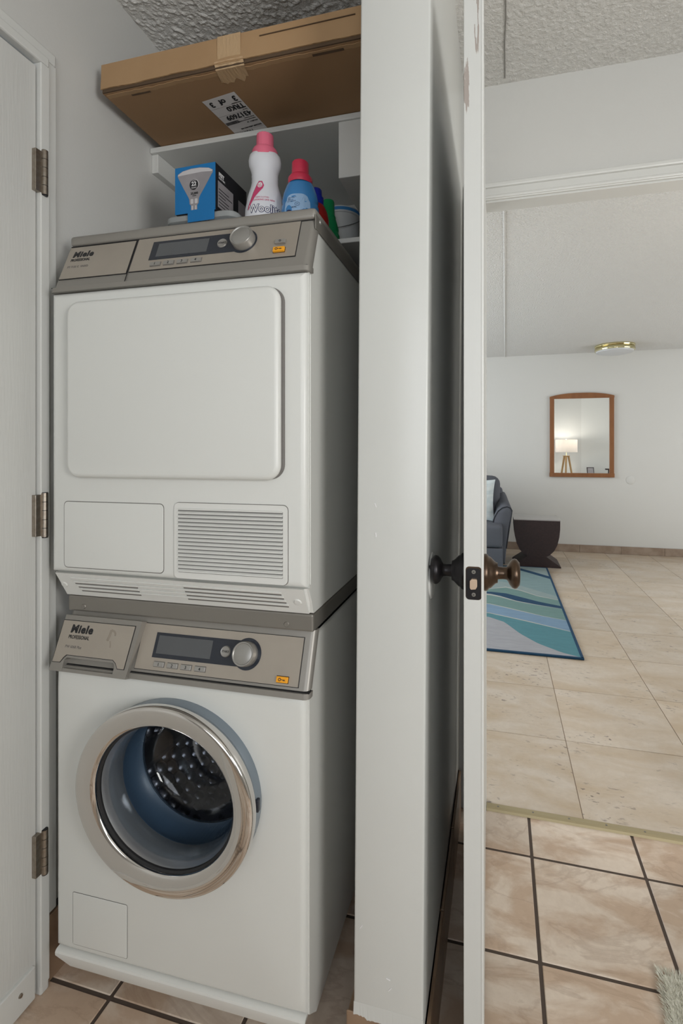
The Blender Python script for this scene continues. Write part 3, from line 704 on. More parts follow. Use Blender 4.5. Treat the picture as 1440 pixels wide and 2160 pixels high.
obj('grille_back', B(.311, -.0016, .966, .544, -.0008, 1.100), M['shade_grey'], gr)  # flat grey stands in for the shade between the slats
ns = 17
for k in range(ns):
    z = .9715 + (1.0975 - .9715) * k / (ns - 1)
    bm = prism(bmesh.new(), [(-.0052, z - .0014), (-.0052, z + .0002), (-.0010, z + .0036), (-.0004, z + .0014)], .3120, .5428, 'x'); obj('slat', bm, M['plastic'], gr)
# bead and fascia with lid
DY0, DZ0, DY1, DZ1 = .002, 1.573, .0442, 1.6805
fascia(-.004, 1.5625, -.003, 1.5725, .024, -.0085, .597, 'fascia_bead', M['grey'], dy, DO)
fascia(DY0 + .001, DZ0, DY1 + .001, DZ1, .020, -.0075, .594, 'fascia', M['grey'], dy, DO)
FD = slantM(DY0, DZ0, DY1, DZ1)
obj('shadow_gap', B(-.006, -.0005, 1.5722, .592, .012, 1.5735), M['dark'], dy, DO)
bm = B(.0, .041, 1.681, .594, .64, 1.7045, .0075, 3); ld = obj('lid', bm, M['grey'], dy, DO, smooth=True)
obj('lid_skirt', B(.5925, .040, 1.6595, .5947, .64, 1.690, .001), M['greydark'], dy, DO)
bm = lathe(bmesh.new(), [(0, .002), (.0045, .0016), (.0056, 0.0), (.0056, -.001)], 20, 'x'); bmesh.ops.translate(bm, verts=bm.verts, vec=(.5947, .066, 1.683)); obj('screw', bm, M['button'], dy, DO, smooth=True)
panel_inlay(FD, dy, DO, .0035, .1765, .0235, .1115, 'badge_panel')
panel_inlay(FD, dy, DO, .1835, .5618, .0260, .1135)
obj('lid_gap', onslant(FD, .003, .588, .1143, .1156, -.001, .0008), M['dark'], dy, DO)
obj('fascia_split', onslant(FD, .1797, .1808, -.001, .1150, .0, .0011), M['dark'], dy, DO)
disp(FD, dy, DO, .2245, .41, .0515, .1010, .4425, .0765, .0300, (.2400, .3610, .0590, .0945))
knob(FD, .4440, .0765, .0245, .019, dy, DO)
bm = lathe(bmesh.new(), [(0, .0035), (.0085, .0035), (.0100, .0042), (.0112, .002), (0, .001)], 32); sb = obj('start_button', bm, M['button'], dy, DO, smooth=True, mx=FD @ T((.3945, .0765, 0)))
text('START', .0058, FD @ T((.3945, .0746, .0037)), M['ink'], sb, align='CENTER', off=.00008)
for i, xx in enumerate((.2455, .2777, .3100, .3423)): num_button(FD, xx, .0390, str(i + 1), dy, DO)
key_button(FD, .5265, .0430, dy, DO)
obj('power_button', onslant(FD, .5155, .5385, .0575, .0672, .0005, .0065, .001), M['button'], dy, DO)
bm = lathe(bmesh.new(), [(.0020, 0), (.0026, 0), (.0026, .0003), (.0020, .0003)], 18, closed=True); box(bm, -.0003, -.0012, 0, .0003, .0014, .0003); obj('power_symbol', bm, M['ink'], dy, DO, mx=FD @ T((.527, .0625, .0066)))
brandtext(FD, .0175, .0830, .90, dy, DO, 'PT 7135 C  VARIO')

# ================================================================== things on the dryer
ZD = 1.705
def bottle_tf(x, y, z, flat=1.0, rz=0.0): return T((x, y, z)) @ Matrix.Rotation(rz, 4, 'Z') @ Matrix.Diagonal((1, flat, 1, 1))
def part_lathe(name, prof, m, par, n=48, flat=1.0, ang=40):
    bm = lathe(bmesh.new(), prof, n); bmesh.ops.scale(bm, vec=(1, flat, 1), verts=bm.verts); return obj(name, bm, m, par, smooth=True, angle=ang)
# tall white bottle
wb = root('detergent_bottle', (-.5745, 1.12, ZD), R(18), 'tall white bottle with a pink cap standing on the dryer', 'bottle', 'laundry product bottles')
WBP = [(0, 0), (.040, 0), (.046, .005), (.0495, .03), (.0505, .075), (.0485, .115), (.0425, .148), (.0350, .172), (.0325, .183), (.0330, .188), (.0322, .193), (.0332, .198), (.0325, .204), (.0345, .212), (.0395, .226), (.0405, .238), (.0380, .250), (.0310, .258), (.020, .260)]
part_lathe('bottle_body', WBP, M['bottlewhite'], wb, 56, .80)
bm = bmesh.new(); lathe(bm, [(.0305, .245), (.0318, .247), (.0318, .262), (.0285, .268), (.0215, .272)], 48)
lathe(bm, [(0, .3045), (.0195, .3045), (.0205, .3035), (.0215, .270)], 48)
for v in bm.verts:
    rr = math.hypot(v.co.x, v.co.y)
    if v.co.z > .272 and rr > .018: 
        a = math.atan2(v.co.y, v.co.x); k = 1 + .025 * (1 if int((a + math.pi) / (2 * math.pi) * 48 + .5) % 3 else -1); v.co.x *= k; v.co.y *= k
obj('cap', bm, M['pink'], wb, smooth=True, angle=30)
def wrap(par, prof, flat, name, pts, m, lift=.0006, steps=1):
    """flat print wrapped on a lathe body: pts (u,z) u=arc metres"""
    def rad(z):
        for (r0, z0), (r1, z1) in zip(prof, prof[1:]):
            if z0 <= z <= z1 and z1 > z0: return r0 + (r1 - r0) * (z - z0) / (z1 - z0)
        return prof[-1][0]
    def f(u, z):
        r = rad(z) + lift; a = -math.pi / 2 + u / .046
        return (r * math.cos(a), r * flat * math.sin(a), z)
    return f
fw = wrap(wb, WBP, .80, '', None, None)
def wrap_poly(par, f, pts, m, name='print'):
    """dense strip fill of a polygon on (u,z)"""
    bm = bmesh.new(); vs = [bm.verts.new((u, z, 0)) for u, z in pts]; fc = bm.faces.new(vs)
    bmesh.ops.triangulate(bm, faces=[fc])
    for _ in range(3): bmesh.ops.subdivide_edges(bm, edges=[e for e in bm.edges if e.calc_length() > .004], cuts=1, use_grid_fill=False)
    bmesh.ops.triangulate(bm, faces=bm.faces)
    for v in bm.verts: v.co = Vector(f(v.co.x, v.co.y))
    return obj(name, bm, m, par)
def wrap_text(par, f, s, size, u, z, m, **k):
    sh = k.pop('rot', 0.0)
    def bend(co): return Vector(f(u + co.x, z + co.y + co.x * sh)) 
    c = text(s, size, Matrix.Identity(4), m, par, ext=0, bend=bend, **k); return c
SW = [(-.036, .112), (-.034, .112), (-.022, .137), (-.006, .156), (.002, .168), (-.004, .182), (-.012, .184), (-.020, .177), (-.024, .160), (-.032, .135), (-.038, .115)]
SW = [(-.037, .104), (-.030, .116), (-.020, .134), (-.008, .148), (.000, .157), (.003, .165), (-.003, .176), (-.014, .1765), (-.019, .169), (-.025, .150), (-.034, .122), (-.040, .104)]
fo = wrap(wb, WBP, .80, '', None, None, .0004); wrap_poly(wb, fo, [(a * 1.03 - .0005, b * 1.01 - .001) for a, b in SW], M['inkgrey'])
wrap_poly(wb, wrap(wb, WBP, .80, '', None, None, .0007), SW, M['magenta'])
circ = lambda cu, cz_, r, n=20: [(cu + r * math.cos(2 * math.pi * i / n), cz_ + r * math.sin(2 * math.pi * i / n)) for i in range(n)]
wrap_poly(wb, wrap(wb, WBP, .80, '', None, None, .0010), circ(-.0095, .166, .0075), M['white'])
for rr in (.0056, .0042):
    cc = circ(-.0095, .166, rr, 24); bm = bmesh.new(); f_ = wrap(wb, WBP, .80, '', None, None, .0013); tube(bm, [f_(*p) for p in cc[10:24]], .00025, 4); obj('print', bm, M['magenta'], wb)
bm = bmesh.new(); tube(bm, [f_(-.0125, .1665), f_(-.0105, .1635), f_(-.0070, .1695)], .0005, 5); obj('check_mark', bm, M['magenta'], wb)
wrap_text(wb, fw, 'KEEPS CLOTHES', .0052, -.0185, .1310, M['magenta'], sx=.9)
wrap_text(wb, fw, 'LOOKING LIKE NEW', .0060, -.0230, .1240, M['magenta'], sx=.95, off=.00008)
wrap_text(wb, wrap(wb, WBP, .80, '', None, None, .0006), 'Woolite', .0270, -.0335, .0950, M['navyink'], sx=.88, off=.0016)
wrap_text(wb, wrap(wb, WBP, .80, '', None, None, .0011), 'Woolite', .0270, -.0335, .0950, M['white'], sx=.88, off=.0002)
# blue softener bottle
sbt = root('softener_bottle', (-.4705, 1.10, ZD), R(12), 'light blue bottle with a coral red cap beside the white one', 'bottle', 'laundry product bottles')
SBP = [(0, 0), (.040, 0), (.046, .006), (.0470, .04), (.0460, .085), (.0445, .100), (.0420, .106), (.0440, .112), (.0400, .132), (.0335, .150), (.0270, .162), (.020, .166)]
part_lathe('bottle_body', SBP, M['bluebottle'], sbt, 56, .82)
part_lathe('cap', [(.0282, .156), (.0292, .158), (.0292, .170), (.0240, .177), (.0205, .179), (.0200, .208), (.0180, .2105), (0, .2105)], M['red_cap'], sbt, 44)
f1_ = wrap(sbt, SBP, .82, '', None, None, .0006)
wrap_poly(sbt, f1_, [(a, b) for a, b in rrect(-.034, .03, .032, .118, .022, 8) if True], M['paleblue'], 'label_print')
f2_ = wrap(sbt, SBP, .82, '', None, None, .0011)
wrap_text(sbt, f2_, '12', .0075, -.0260, .1050, M['navyink'], off=.0001)
for i, s in enumerate(('LAVABLES', 'SOFTENER', 'HE MACHINES')): wrap_text(sbt, f2_, s, .0036, (-.0180 if i < 1 else -.0260), .1080 - i * .0045, M['navyink'])
wrap_text(sbt, f2_, 'ULTRA', .0040, -.0140, .0840, M['navyink'], off=.0001)
wrap_text(sbt, f2_, 'Downy', .0200, -.0270, .0660, M['navyink'], off=.0006)
bm = tube(bmesh.new(), [f2_(.000 + .0058 * math.cos(t * .3), .0925 + .0045 * math.sin(t * .3)) for t in range(22)], .0003, 4); obj('emblem', bm, M['navyink'], sbt)
bm = tube(bmesh.new(), [f2_(-.0025, .0905), f2_(-.0015, .0945), f2_(.0, .0920), f2_(.0015, .0945), f2_(.0025, .0905)], .0003, 4); obj('emblem', bm, M['navyink'], sbt)

# frosted bin and the bulb carton on it
bn = root('storage_bin', (-.7355, 1.20, ZD), 0, 'frosted plastic bin with a lid under the blue bulb carton', 'bin')
bm = bmesh.new(); L0 = rrect(-.088, -.112, .088, .020, .02, 5); L1 = rrect(-.094, -.118, .094, .026, .022, 5)
def loft(bm, rings, cap=True):
    Ls = [[bm.verts.new((a, b, z)) for a, b in pts] for pts, z in rings]; k = len(Ls[0])
    for A, C in zip(Ls, Ls[1:]):
        for i in range(k): bm.faces.new((A[i], A[(i + 1) % k], C[(i + 1) % k], C[i]))
    if cap: bm.faces.new(Ls[0][::-1]); bm.faces.new(Ls[-1])
    return bm
obj('bin_body', loft(bm, [(L0, 0.0005), (L1, .090)]), M['binclear'], bn, smooth=True)
bm = loft(bmesh.new(), [(rrect(-.098, -.122, .098, .029, .024, 5), .0905), (rrect(-.101, -.126, .101, .032, .026, 5), .093), (rrect(-.101, -.126, .101, .032, .026, 5), .105), (rrect(-.098, -.123, .098, .029, .024, 5), .1085)])
obj('bin_lid', bm, M['binclear'], bn, smooth=True)
cb = root('bulb_carton', (-.7405, 1.1455, ZD + .1092), R(-1.0), 'blue and black light bulb carton with a bulb picture on its front', 'box')
hw, hd, hh = .058, .074, .1185
obj('carton', B(-hw, -hd, 0, hw, hd, hh, .0008, 1), M['blackbox'], cb)
obj('front_print', B(-hw, -hd - .0008, 0, hw, -hd + .0002, hh - .0005), M['bluebox'], cb)
obj('hanging_flap', B(-.020, -hd - .0022, -.024, hw - .002, -hd - .0008, .006), M['bluebox'], cb)
CF = frame((0, -hd - .0010, 0), (1, 0, 0), (0, 0, 1))
def flat(pts, m, name='print', lift=0.0, F=CF, par=cb):
    bm = prism(bmesh.new(), pts, lift, lift + .0003, 'z'); return obj(name, bm, m, par, mx=F)
bulb = [(-.050, .096), (-.049, .101), (-.035, .1075), (-.010, .111), (.015, .1105), (.040, .106), (.051, .100), (.0515, .094), (.047, .088), (.030, .062), (.016, .042), (.012, .034), (.011, .022), (.007, .018), (.007, .003), (-.011, .003), (-.011, .018), (-.015, .022), (-.016, .034), (-.020, .042), (-.034, .066), (-.047, .090)]
flat(bulb, M['bulbgrey'])
flat([(-.049, .0965), (-.048, .100), (-.035, .1065), (-.010, .1095), (.015, .109), (.040, .105), (.050, .0995), (.049, .096), (.02, .0985), (-.02, .0975)], M['bulblight'], lift=.0003)
for x in (-.012, .000): flat(rrect(x, .022, x + .008, .034, .002, 3), M['bulblight'], lift=.0003)
for x in (-.009, .001): flat([(x, .004), (x + .004, .004), (x + .004, .017), (x, .017)], M['bulblight'], lift=.0003)
flat([(.0135 * math.cos(t / 14 * math.pi) - .001, .0695 + .0135 * math.sin(t / 14 * math.pi)) for t in range(28)], M['bulblight'], lift=.0004)
flat([(.0125 * math.cos(t / 14 * math.pi) - .002, .069 + .0130 * math.sin(t / 14 * math.pi)) for t in range(28)], M['blackbox'], lift=.0008)
text('22', .0140, CF @ T((-.002, .0665, .0013)), M['white'], cb, align='CENTER', off=.0003)
text('LASTS', .0042, CF @ T((-.002, .0775, .0013)), M['bulblight'], cb, align='CENTER')
text('YEARS', .0055, CF @ T((-.002, .0595, .0013)), M['bulblight'], cb, align='CENTER')
text('25,000', .0078, CF @ T((-.001, .045, .0008)), M['ink'], cb, align='CENTER', off=.0002)
text('HOURS', .0034, CF @ T((-.001, .0405, .0008)), M['ink'], cb, align='CENTER')
CS = frame((hw + .0003, -hd, 0), (0, 1, 0), (0, 0, 1))
flat([(.010, .012), (.080, .012), (.080, .078), (.010, .078)], M['bulbgrey'], F=CS, par=cb); flat([(.105, .012), (.140, .012), (.140, .075), (.105, .075)], M['bulbgrey'], F=CS, par=cb)
for k in range(6): flat([(.014, .018 + k * .008), (.014 + (.03, .06, .045)[k % 3], .018 + k * .008), (.014 + (.03, .06, .045)[k % 3], .020 + k * .008), (.014, .020 + k * .008)], M['blackbox'], lift=.0003, F=CS, par=cb)
text('FEIT', .013, CS @ T((.014, .092, .0001)), M['white'], cb, off=.0004); text('ELECTRIC', .0065, CS @ T((.014, .085, .0001)), M['white'], cb)

# ================================================================== on the lower closet shelf
ZS = 1.7845
rb = root('red_bottle', (-.509, 1.30, ZS), 0, 'red bottle with a deep blue cap behind the light blue bottle', 'bottle', 'laundry product bottles')
part_lathe('bottle_body', [(0, 0), (.032, 0), (.037, .006), (.038, .05), (.0375, .085), (.034, .105), (.028, .120), (.022, .130), (.018, .133)], M['red'], rb, 44)
part_lathe('cap', [(.0200, .126), (.0225, .128), (.0225, .150), (.0180, .152), (.0172, .172), (.0145, .175), (0, .175)], M['deepblue'], rb, 40)
bm = B(.015, -.052, .07, .045, -.030, .11, .004); bm.free()
gb = root('green_bottle', (-.514, 1.42, ZS), 0, 'slim green bottle at the right end of the dryer top', 'bottle', 'laundry product bottles')
part_lathe('bottle_body', [(0, 0), (.030, 0), (.0335, .005), (.0345, .05), (.0345, .094), (.0310, .101), (.0310, .106), (.0320, .112), (.0275, .130), (.0235, .144), (.0210, .150)], M['green'], gb, 44)
part_lathe('cap', [(.0228, .147), (.0232, .150), (.0195, .158), (.0180, .198), (.0165, .202), (0, .202)], M['green'], gb, 40)
gp = [(.0335, .005), (.0345, .05), (.0345, .094), (.0310, .101)]
fg = wrap(gb, gp, 1, '', None, None, .0005); wrap_poly(gb, fg, [(-.030, .012), (.006, .012), (.002, .030), (-.010, .045), (-.026, .060), (-.040, .062), (-.042, .012)], M['yellow'], 'label_print')
wrap_poly(gb, wrap(gb, gp, 1, '', None, None, .0008), [(-.044, .052), (-.020, .040), (-.018, .062), (-.042, .072)], M['white'], 'label_print')
wrap_text(gb, wrap(gb, gp, 1, '', None, None, .0011), 'gain', .013, -.040, .054, M['red_cap'], off=.0005)
bk = root('plastic_bucket', (-.523, 1.575, ZS), 0, 'white round tub with wire handle behind the green bottle', 'bucket')
part_lathe('bucket_body', [(0, 0), (.050, 0), (.053, .003), (.0605, .215), (.064, .217), (.0645, .235), (.062, .2375), (0, .2375)], M['bucket'], bk, 48)
bm = lathe(bmesh.new(), [(.0548, .02), (.0613, .205)], 48)
bmesh.ops.delete(bm, geom=[f for f in bm.faces if f.calc_center_median().x > -.005 + .03 * noise.noise(f.calc_center_median() * 30)], context='FACES'); obj('label_print', bm, M['navyink'], bk)
obj('rim_band', lathe(bmesh.new(), [(.0648, .222), (.0652, .222), (.0652, .232), (.0648, .232)], 48, closed=True), M['bluebottle'], bk)
bm = tube(bmesh.new(), [(.066 * math.cos(R(a)), -.066 * abs(math.sin(R(a))) - .003, .205 - .045 * abs(math.sin(R(a)))) for a in range(0, 181, 12)], .0012, 6); obj('wire_handle', bm, M['wire'], bk, smooth=True)

# ================================================================== long cardboard box on the top shelf
ZB = 2.117
lb = root('cardboard_box', (-.974, 1.018, ZB), 0, 'long flat brown cardboard box overhanging the top closet shelf', 'box')
BL, BD, BH = .706, .58, .070
obj('carton', B(.0, .004, 0, BL, BD, BH, .0015, 1), M['card'], lb)
bm = bmesh.new(); n = 110; rows = []
for i in range(n + 1):
    x = BL * i / n; z0 = .0075 + .0022 * noise.noise((x * 16, 0, 0)) + .0012 * noise.noise((x * 90, 4, 0))
    yb = -.0015 - .0035 * max(0, noise.noise((x * 7, 9, 0)) + .25)
    rows.append([bm.verts.new((x, yb, z0)), bm.verts.new((x, -.0005, .035)), bm.verts.new((x, .0005, BH + .0008)), bm.verts.new((x, .003, BH + .0008)), bm.verts.new((x, .0036, .02)), bm.verts.new((x, yb + .003, z0))])
for A, C in zip(rows, rows[1:]):
    for k in range(6): bm.faces.new((A[k], A[(k + 1) % 6], C[(k + 1) % 6], C[k]))
bm.faces.new(rows[0]); bm.faces.new(rows[-1][::-1]); obj('front_flap', bm, M['cardfront'], lb)
bm = bmesh.new(); n = 120; rows = []
for i in range(n + 1):
    x = .006 + (BL - .008) * i / n; y = .010 + .0022 * noise.noise((x * 60, 7, 0)) + .003 * noise.noise((x * 11, 2, 0))
    rows.append([bm.verts.new((x, y, -.0012)), bm.verts.new((x, y + .012, -.0001)), bm.verts.new((x, y + .012, .0006)), bm.verts.new((x, y, .0002))])
for A, C in zip(rows, rows[1:]):
    for k in range(4): bm.faces.new((A[k], A[(k + 1) % 4], C[(k + 1) % 4], C[k]))
obj('torn_edge', bm, M['cardfront'], lb)
obj('edge_gap', B(.003, .001, .0002, BL - .003, .0045, .010), M['carddark'], lb)
obj('slot', B(.070, .022, -.0008, .125, .027, .001), M['carddark'], lb); obj('slot', B(.560, .016, -.0008, .635, .023, .001), M['carddark'], lb)
bm = B(.438, -.0022, .052, .668, .0, .0536); obj('scored_line', bm, M['carddark'], lb)
tp = B(.330, -.0022, .006, .390, -.0012, BH + .0012); obj('tape', tp, M['tape'], lb)
bm = bmesh.new(); rows = []
for i in range(13):
    x = .322 + .075 * i / 12; j = .006 * noise.noise((x * 70, 0, 3)); rows.append([bm.verts.new((x, -.004 + j * .3, .012)), bm.verts.new((x, .004, -.002 + j * .2)), bm.verts.new((x - .008, .045 + j * 3, -.0006))])
for A, C in zip(rows, rows[1:]):
    for k in range(2): bm.faces.new((A[k], A[k + 1], C[k + 1], C[k]))
obj('tape', bm, M['tape'], lb)
# paper label under the box (upside down as seen)
a = R(-8)
# label frame: x runs to image left
LM = T((-.748 + .974 + .052, 1.1 - 1.018 + .0, -.0006)) @ Matrix.Rotation(-R(7.0), 4, 'Z')
def lab(x0, y0, x1, y1, m, lift, name='print', par=None):
    bm = B(x0, y0, -lift - .0002, x1, y1, -lift); return obj(name, bm, m, par or lb, mx=LM)
pl = lab(-.0500, .0, .0500, .172, M['paper'], .0, 'paper_label')
LT = LM @ frame((0, 0, -.0006), (-1, 0, 0), (0, 1, 0))
text('3', .024, LT @ T((-.043, .011, 0)), M['ink'], lb, off=.0008)
text('of', .024, LT @ T((-.010, .011, 0)), M['ink'], lb, off=.0008); text('3', .024, LT @ T((.027, .011, 0)), M['ink'], lb, off=.0008)
text('Piece Number', .0050, LT @ T((-.046, .0315, 0)), M['ink'], lb)
text('TRK0', .0225, LT @ T((-.046, .0390, 0)), M['ink'], lb, off=.0007)
text('Carrier', .0050, LT @ T((-.046, .0590, 0)), M['ink'], lb)
text('4317609', .0225, LT @ T((-.046, .0680, 0)), M['ink'], lb, off=.0007, sx=.98)
text('Order Number', .0050, LT @ T((-.046, .0885, 0)), M['ink'], lb)
text('Authorized Product Release', .0050, LT @ T((-.046, .0955, 0)), M['ink'], lb)
text('34', .0060, LT @ T((-.018, .104, 0)), M['ink'], lb)
text('DOCK LABELS 1-1', .0060, LT @ T((-.046, .1040, 0)), M['ink'], lb, sx=.5)
x = -.048
while x < -.006:
    wd = random.choice((.0006, .0011, .0017)); lab(x + .0, .0895, x + wd, .1005, M['ink'], .0003); x += wd + random.choice((.0006, .001))
text('QUICKSHIP LABELS ONLY FOR', .0065, LT @ T((-.046, .122, 0)), M['ink'], lb, off=.0002, sx=.75)
lab(-.049, .1315, .049, .1320, M['inkgrey'], .0003); lab(-.049, .0345, .049, .0349, M['inkgrey'], .0003); lab(-.049, .064, .049, .0644, M['inkgrey'], .0003)
text('11/21/17', .0125, LT @ T((-.010, .135, 0)), M['ink'], lb, off=.0003)

# ================================================================== open interior door with knobs
DX, DYY = -.0615, 1.600
d2 = root('door_2', (DX, DYY, 0), math.atan2(-.75, .0177), kind='structure')
m = mat('door_edge_paint', (.60, .605, .58), .38, bump=(120, .15, .001, (1, 1, .05))); nt = m.node_tree
# worn patches high on the latch edge
tc = nt.nodes.new('ShaderNodeTexCoord'); sp = nt.nodes.new('ShaderNodeSeparateXYZ'); nt.links.new(tc.outputs['Object'], sp.inputs[0])
mp = nt.nodes.new('ShaderNodeMapping'); mp.inputs['Scale'].default_value = (160, 160, 16); nt.links.new(tc.outputs['Object'], mp.inputs[0])
nz = nt.nodes.new('ShaderNodeTexNoise'); nz.inputs['Scale'].default_value = 1.0; nz.inputs['Detail'].default_value = 5; nt.links.new(mp.outputs[0], nz.inputs['Vector'])
def mth(op, a, b=None, c=None):
    n = nt.nodes.new('ShaderNodeMath'); n.operation = op
    for i, q in enumerate((a, b, c)):
        if q is None: continue
        if isinstance(q, (int, float)): n.inputs[i].default_value = q
        else: nt.links.new(q, n.inputs[i])
    return n.outputs[0]
def blob(y, z, hy, hz):
    dy_ = mth('DIVIDE', mth('SUBTRACT', sp.outputs[1], y), hy); dz_ = mth('DIVIDE', mth('SUBTRACT', sp.outputs[2], z), hz)
    return mth('SUBTRACT', 1.0, mth('ADD', mth('MULTIPLY', dy_, dy_), mth('MULTIPLY', dz_, dz_)))
# local y: +y faces the living room side; patches measured on the edge
bl1 = blob(.004, 1.985, .0058, .085); bl2 = blob(-.0115, 1.835, .0052, .050)
wear = mth('MAXIMUM', bl1, bl2); wv = mth('ADD', wear, mth('MULTIPLY', mth('SUBTRACT', nz.outputs[0], .5), 6.0))
ed = mth('GREATER_THAN', wv, .42); ed = mth('MULTIPLY', ed, mth('GREATER_THAN', wear, -.6))
mx = nt.nodes.new('ShaderNodeMix'); mx.data_type = 'RGBA'; nt.links.new(ed, mx.inputs[0]); mx.inputs[6].default_value = (.60, .605, .58, 1); mx.inputs[7].default_value = (.36, .315, .285, 1)
nt.links.new(mx.outputs[2], nt.nodes['Principled BSDF'].inputs['Base Color'])
DWD = .7495
bm = B(0, -.017, .012, DWD, .017, 2.028, .0012, 2); obj('door_slab', bm, m, d2)
obj('edge_strip', B(DWD - .0012, .0125, .012, DWD + .0006, .0160, 2.028, .0006, 1), M['trim'], d2)
kz = .994
def knobset(sgn, button):
    kx = DWD - .060
    prof = [(0.0, 0.0), (.0330, 0.0), (.0335, .003), (.0320, .0065), (.0290, .0085), (.0275, .012), (.0215, .018), (.0190, .021), (.0180, .024), (.0120, .0245), (.0115, .026), (.0108, .034), (.0115, .040), (.0150, .0425), (.0210, .0455), (.0255, .050), (.0268, .054), (.0255, .0580), (.0215, .0610), (.0205, .0622), (.0140, .0632), (0, .0634)]
    bm = lathe(bmesh.new(), [(r_, h_) for r_, h_ in prof], 48, 'y')
    if sgn < 0: bmesh.ops.scale(bm, vec=(1, -1, 1), verts=bm.verts)
    bmesh.ops.translate(bm, verts=bm.verts, vec=(kx, sgn * .0171, kz))
    k = obj('door_knob', bm, M['bronze'] if sgn > 0 else M['bronzeblack'], d2, smooth=True, angle=50); k['label'] = 'oil-rubbed bronze door knob' if sgn > 0 else 'near-black bronze door knob with turn button'
    if button:
        bm = B(kx - .003, sgn * .0171 - .0668, kz - .0075, kx + .003, sgn * .0171 - .0625, kz + .0075, .001); obj('turn_button', bm, M['bronzeblack'], k)
knobset(1, False); knobset(-1, True)
# latch plate on the edge
LP = frame((DWD, 0, .9885), (0, 1, 0), (0, 0, 1))
bm = prism(bmesh.new(), rrect(-.0135, -.0285, .0135, .0285, .0062, 5), -.001, .0004, 'z'); lpb = obj('latch_plate', bm, M['bronze'], d2, mx=LP)
bm = prism(bmesh.new(), rrect(-.0126, -.0278, .0118, .0260, .0056, 5), .0003, .0010, 'z'); obj('plate_face', bm, M['bronzeblack'], lpb, mx=LP)
bm = prism(bmesh.new(), [(-.0055, -.008), (-.0062, -.006), (-.0062, .005), (-.0030, .0085), (.0045, .0085), (.0060, .006), (.0060, -.004), (.0035, -.0085), (-.004, -.0095)], .0008, .0070, 'z'); obj('latch_bolt', bm, M['latch'], lpb, mx=LP)
for b in (-.0195, .0195):
    bm = lathe(bmesh.new(), [(0, .0016), (.0032, .0014), (.0038, .0006)], 18); s_ = obj('screw', bm, M['greydark'], lpb, mx=LP @ T((0, b, 0)), smooth=True)
    bm = box(bmesh.new(), -.0022, -.0004, .0015, .0022, .0004, .00175); box(bm, -.0004, -.0022, .0015, .0004, .0022, .00175); bmesh.ops.rotate(bm, verts=bm.verts, matrix=Matrix.Rotation(.7, 3, 'Z')); obj('screw', bm, M['ink'], lpb, mx=LP @ T((0, b, 0)))
for z in (.25, 1.0, 1.80):
    bm = lathe(bmesh.new(), [(0, z - .045), (.006, z - .045), (.006, z + .045), (0, z + .045)], 16); bmesh.ops.translate(bm, verts=bm.verts, vec=(-.006, -.012, 0)); obj('hinge', bm, M['nickel'], d2, smooth=True)
# round wall bumper behind the knob
bp = root('wall_bumper', (PR + lean(.97), .944, .974), 0, 'white round door stop disc on the wall behind the dark knob', 'door stop')
obj('disc', lathe(bmesh.new(), [(0, .0048), (.035, .0046), (.0425, .0030), (.0445, .0005), (.0445, -.0), (0, 0)], 48, 'x'), M['trim'], bp, smooth=True)

# ================================================================== bath mat
bmx = root('bath_mat', (.640, 1.0, 0), R(-6), 'shaggy cream bath mat in the lower right corner', 'mat')
obj('mat_backing', B(-.30, -.22, 0.0005, .35, .22, .008, .003), M['matfibre'], bmx)
bm = bmesh.new()
for i in range(26000):
    x = random.uniform(-.31, .02) if i < 23500 else random.uniform(.02, .35); y = random.uniform(-.13, .228) if i < 23500 else random.uniform(-.22, .22)
    l_ = random.uniform(.009, .017); a = random.uniform(0, 6.28); t_ = random.uniform(.3, 1.1)
    ox = -.9 if x < -.295 else 0; oy = .9 if y > .21 else 0
    d = Vector((math.cos(a) * math.sin(t_) + ox, math.sin(a) * math.sin(t_) + oy, math.cos(t_))).normalized() * l_
    s_ = Vector((-math.sin(a), math.cos(a), 0)) * .0008; p = Vector((x, y, .005))
    bm.faces.new([bm.verts.new(q) for q in (p - s_, p + s_, p + d * .6 + s_ * .7, p + d, p + d * .6 - s_ * .7)])
pile = obj('pile', bm, M['matfibre'], bmx); pile['kind'] = 'stuff'

# ================================================================== living room
# rug with wavy bands
rg = root('area_rug', (0, 4.14, 0), 0, 'wavy blue, teal and grey rug beside the sofa', 'rug')
RX0, RX1, RY0, RY1 = -1.75, .468, 3.025, 5.262
rcols = {'grey': (.36, .365, .39), 'teal': (.085, .235, .275), 'cream': (.42, .44, .41), 'blue': (.19, .30, .42), 'sage': (.155, .265, .25), 'navy': (.008, .052, .115), 'pale': (.27, .345, .345), 'mist': (.21, .31, .32)}
rm = {k: mat('rug_' + k, v, .95, bump=(900, .5, .002, (.12, 1, 1)), var=(150, tuple(c * .78 for c in v), .7, (.08, 1, 1))) for k, v in rcols.items()}
def lerp(pts, x):
    if x <= pts[0][0]:
        (a, b), (c, d) = pts[0], pts[1]; return b + (d - b) / (c - a) * (x - a) * .8
    for (a, b), (c, d) in zip(pts, pts[1:]):
        if x <= c: return b + (d - b) * (x - a) / (c - a)
    return pts[-1][1]
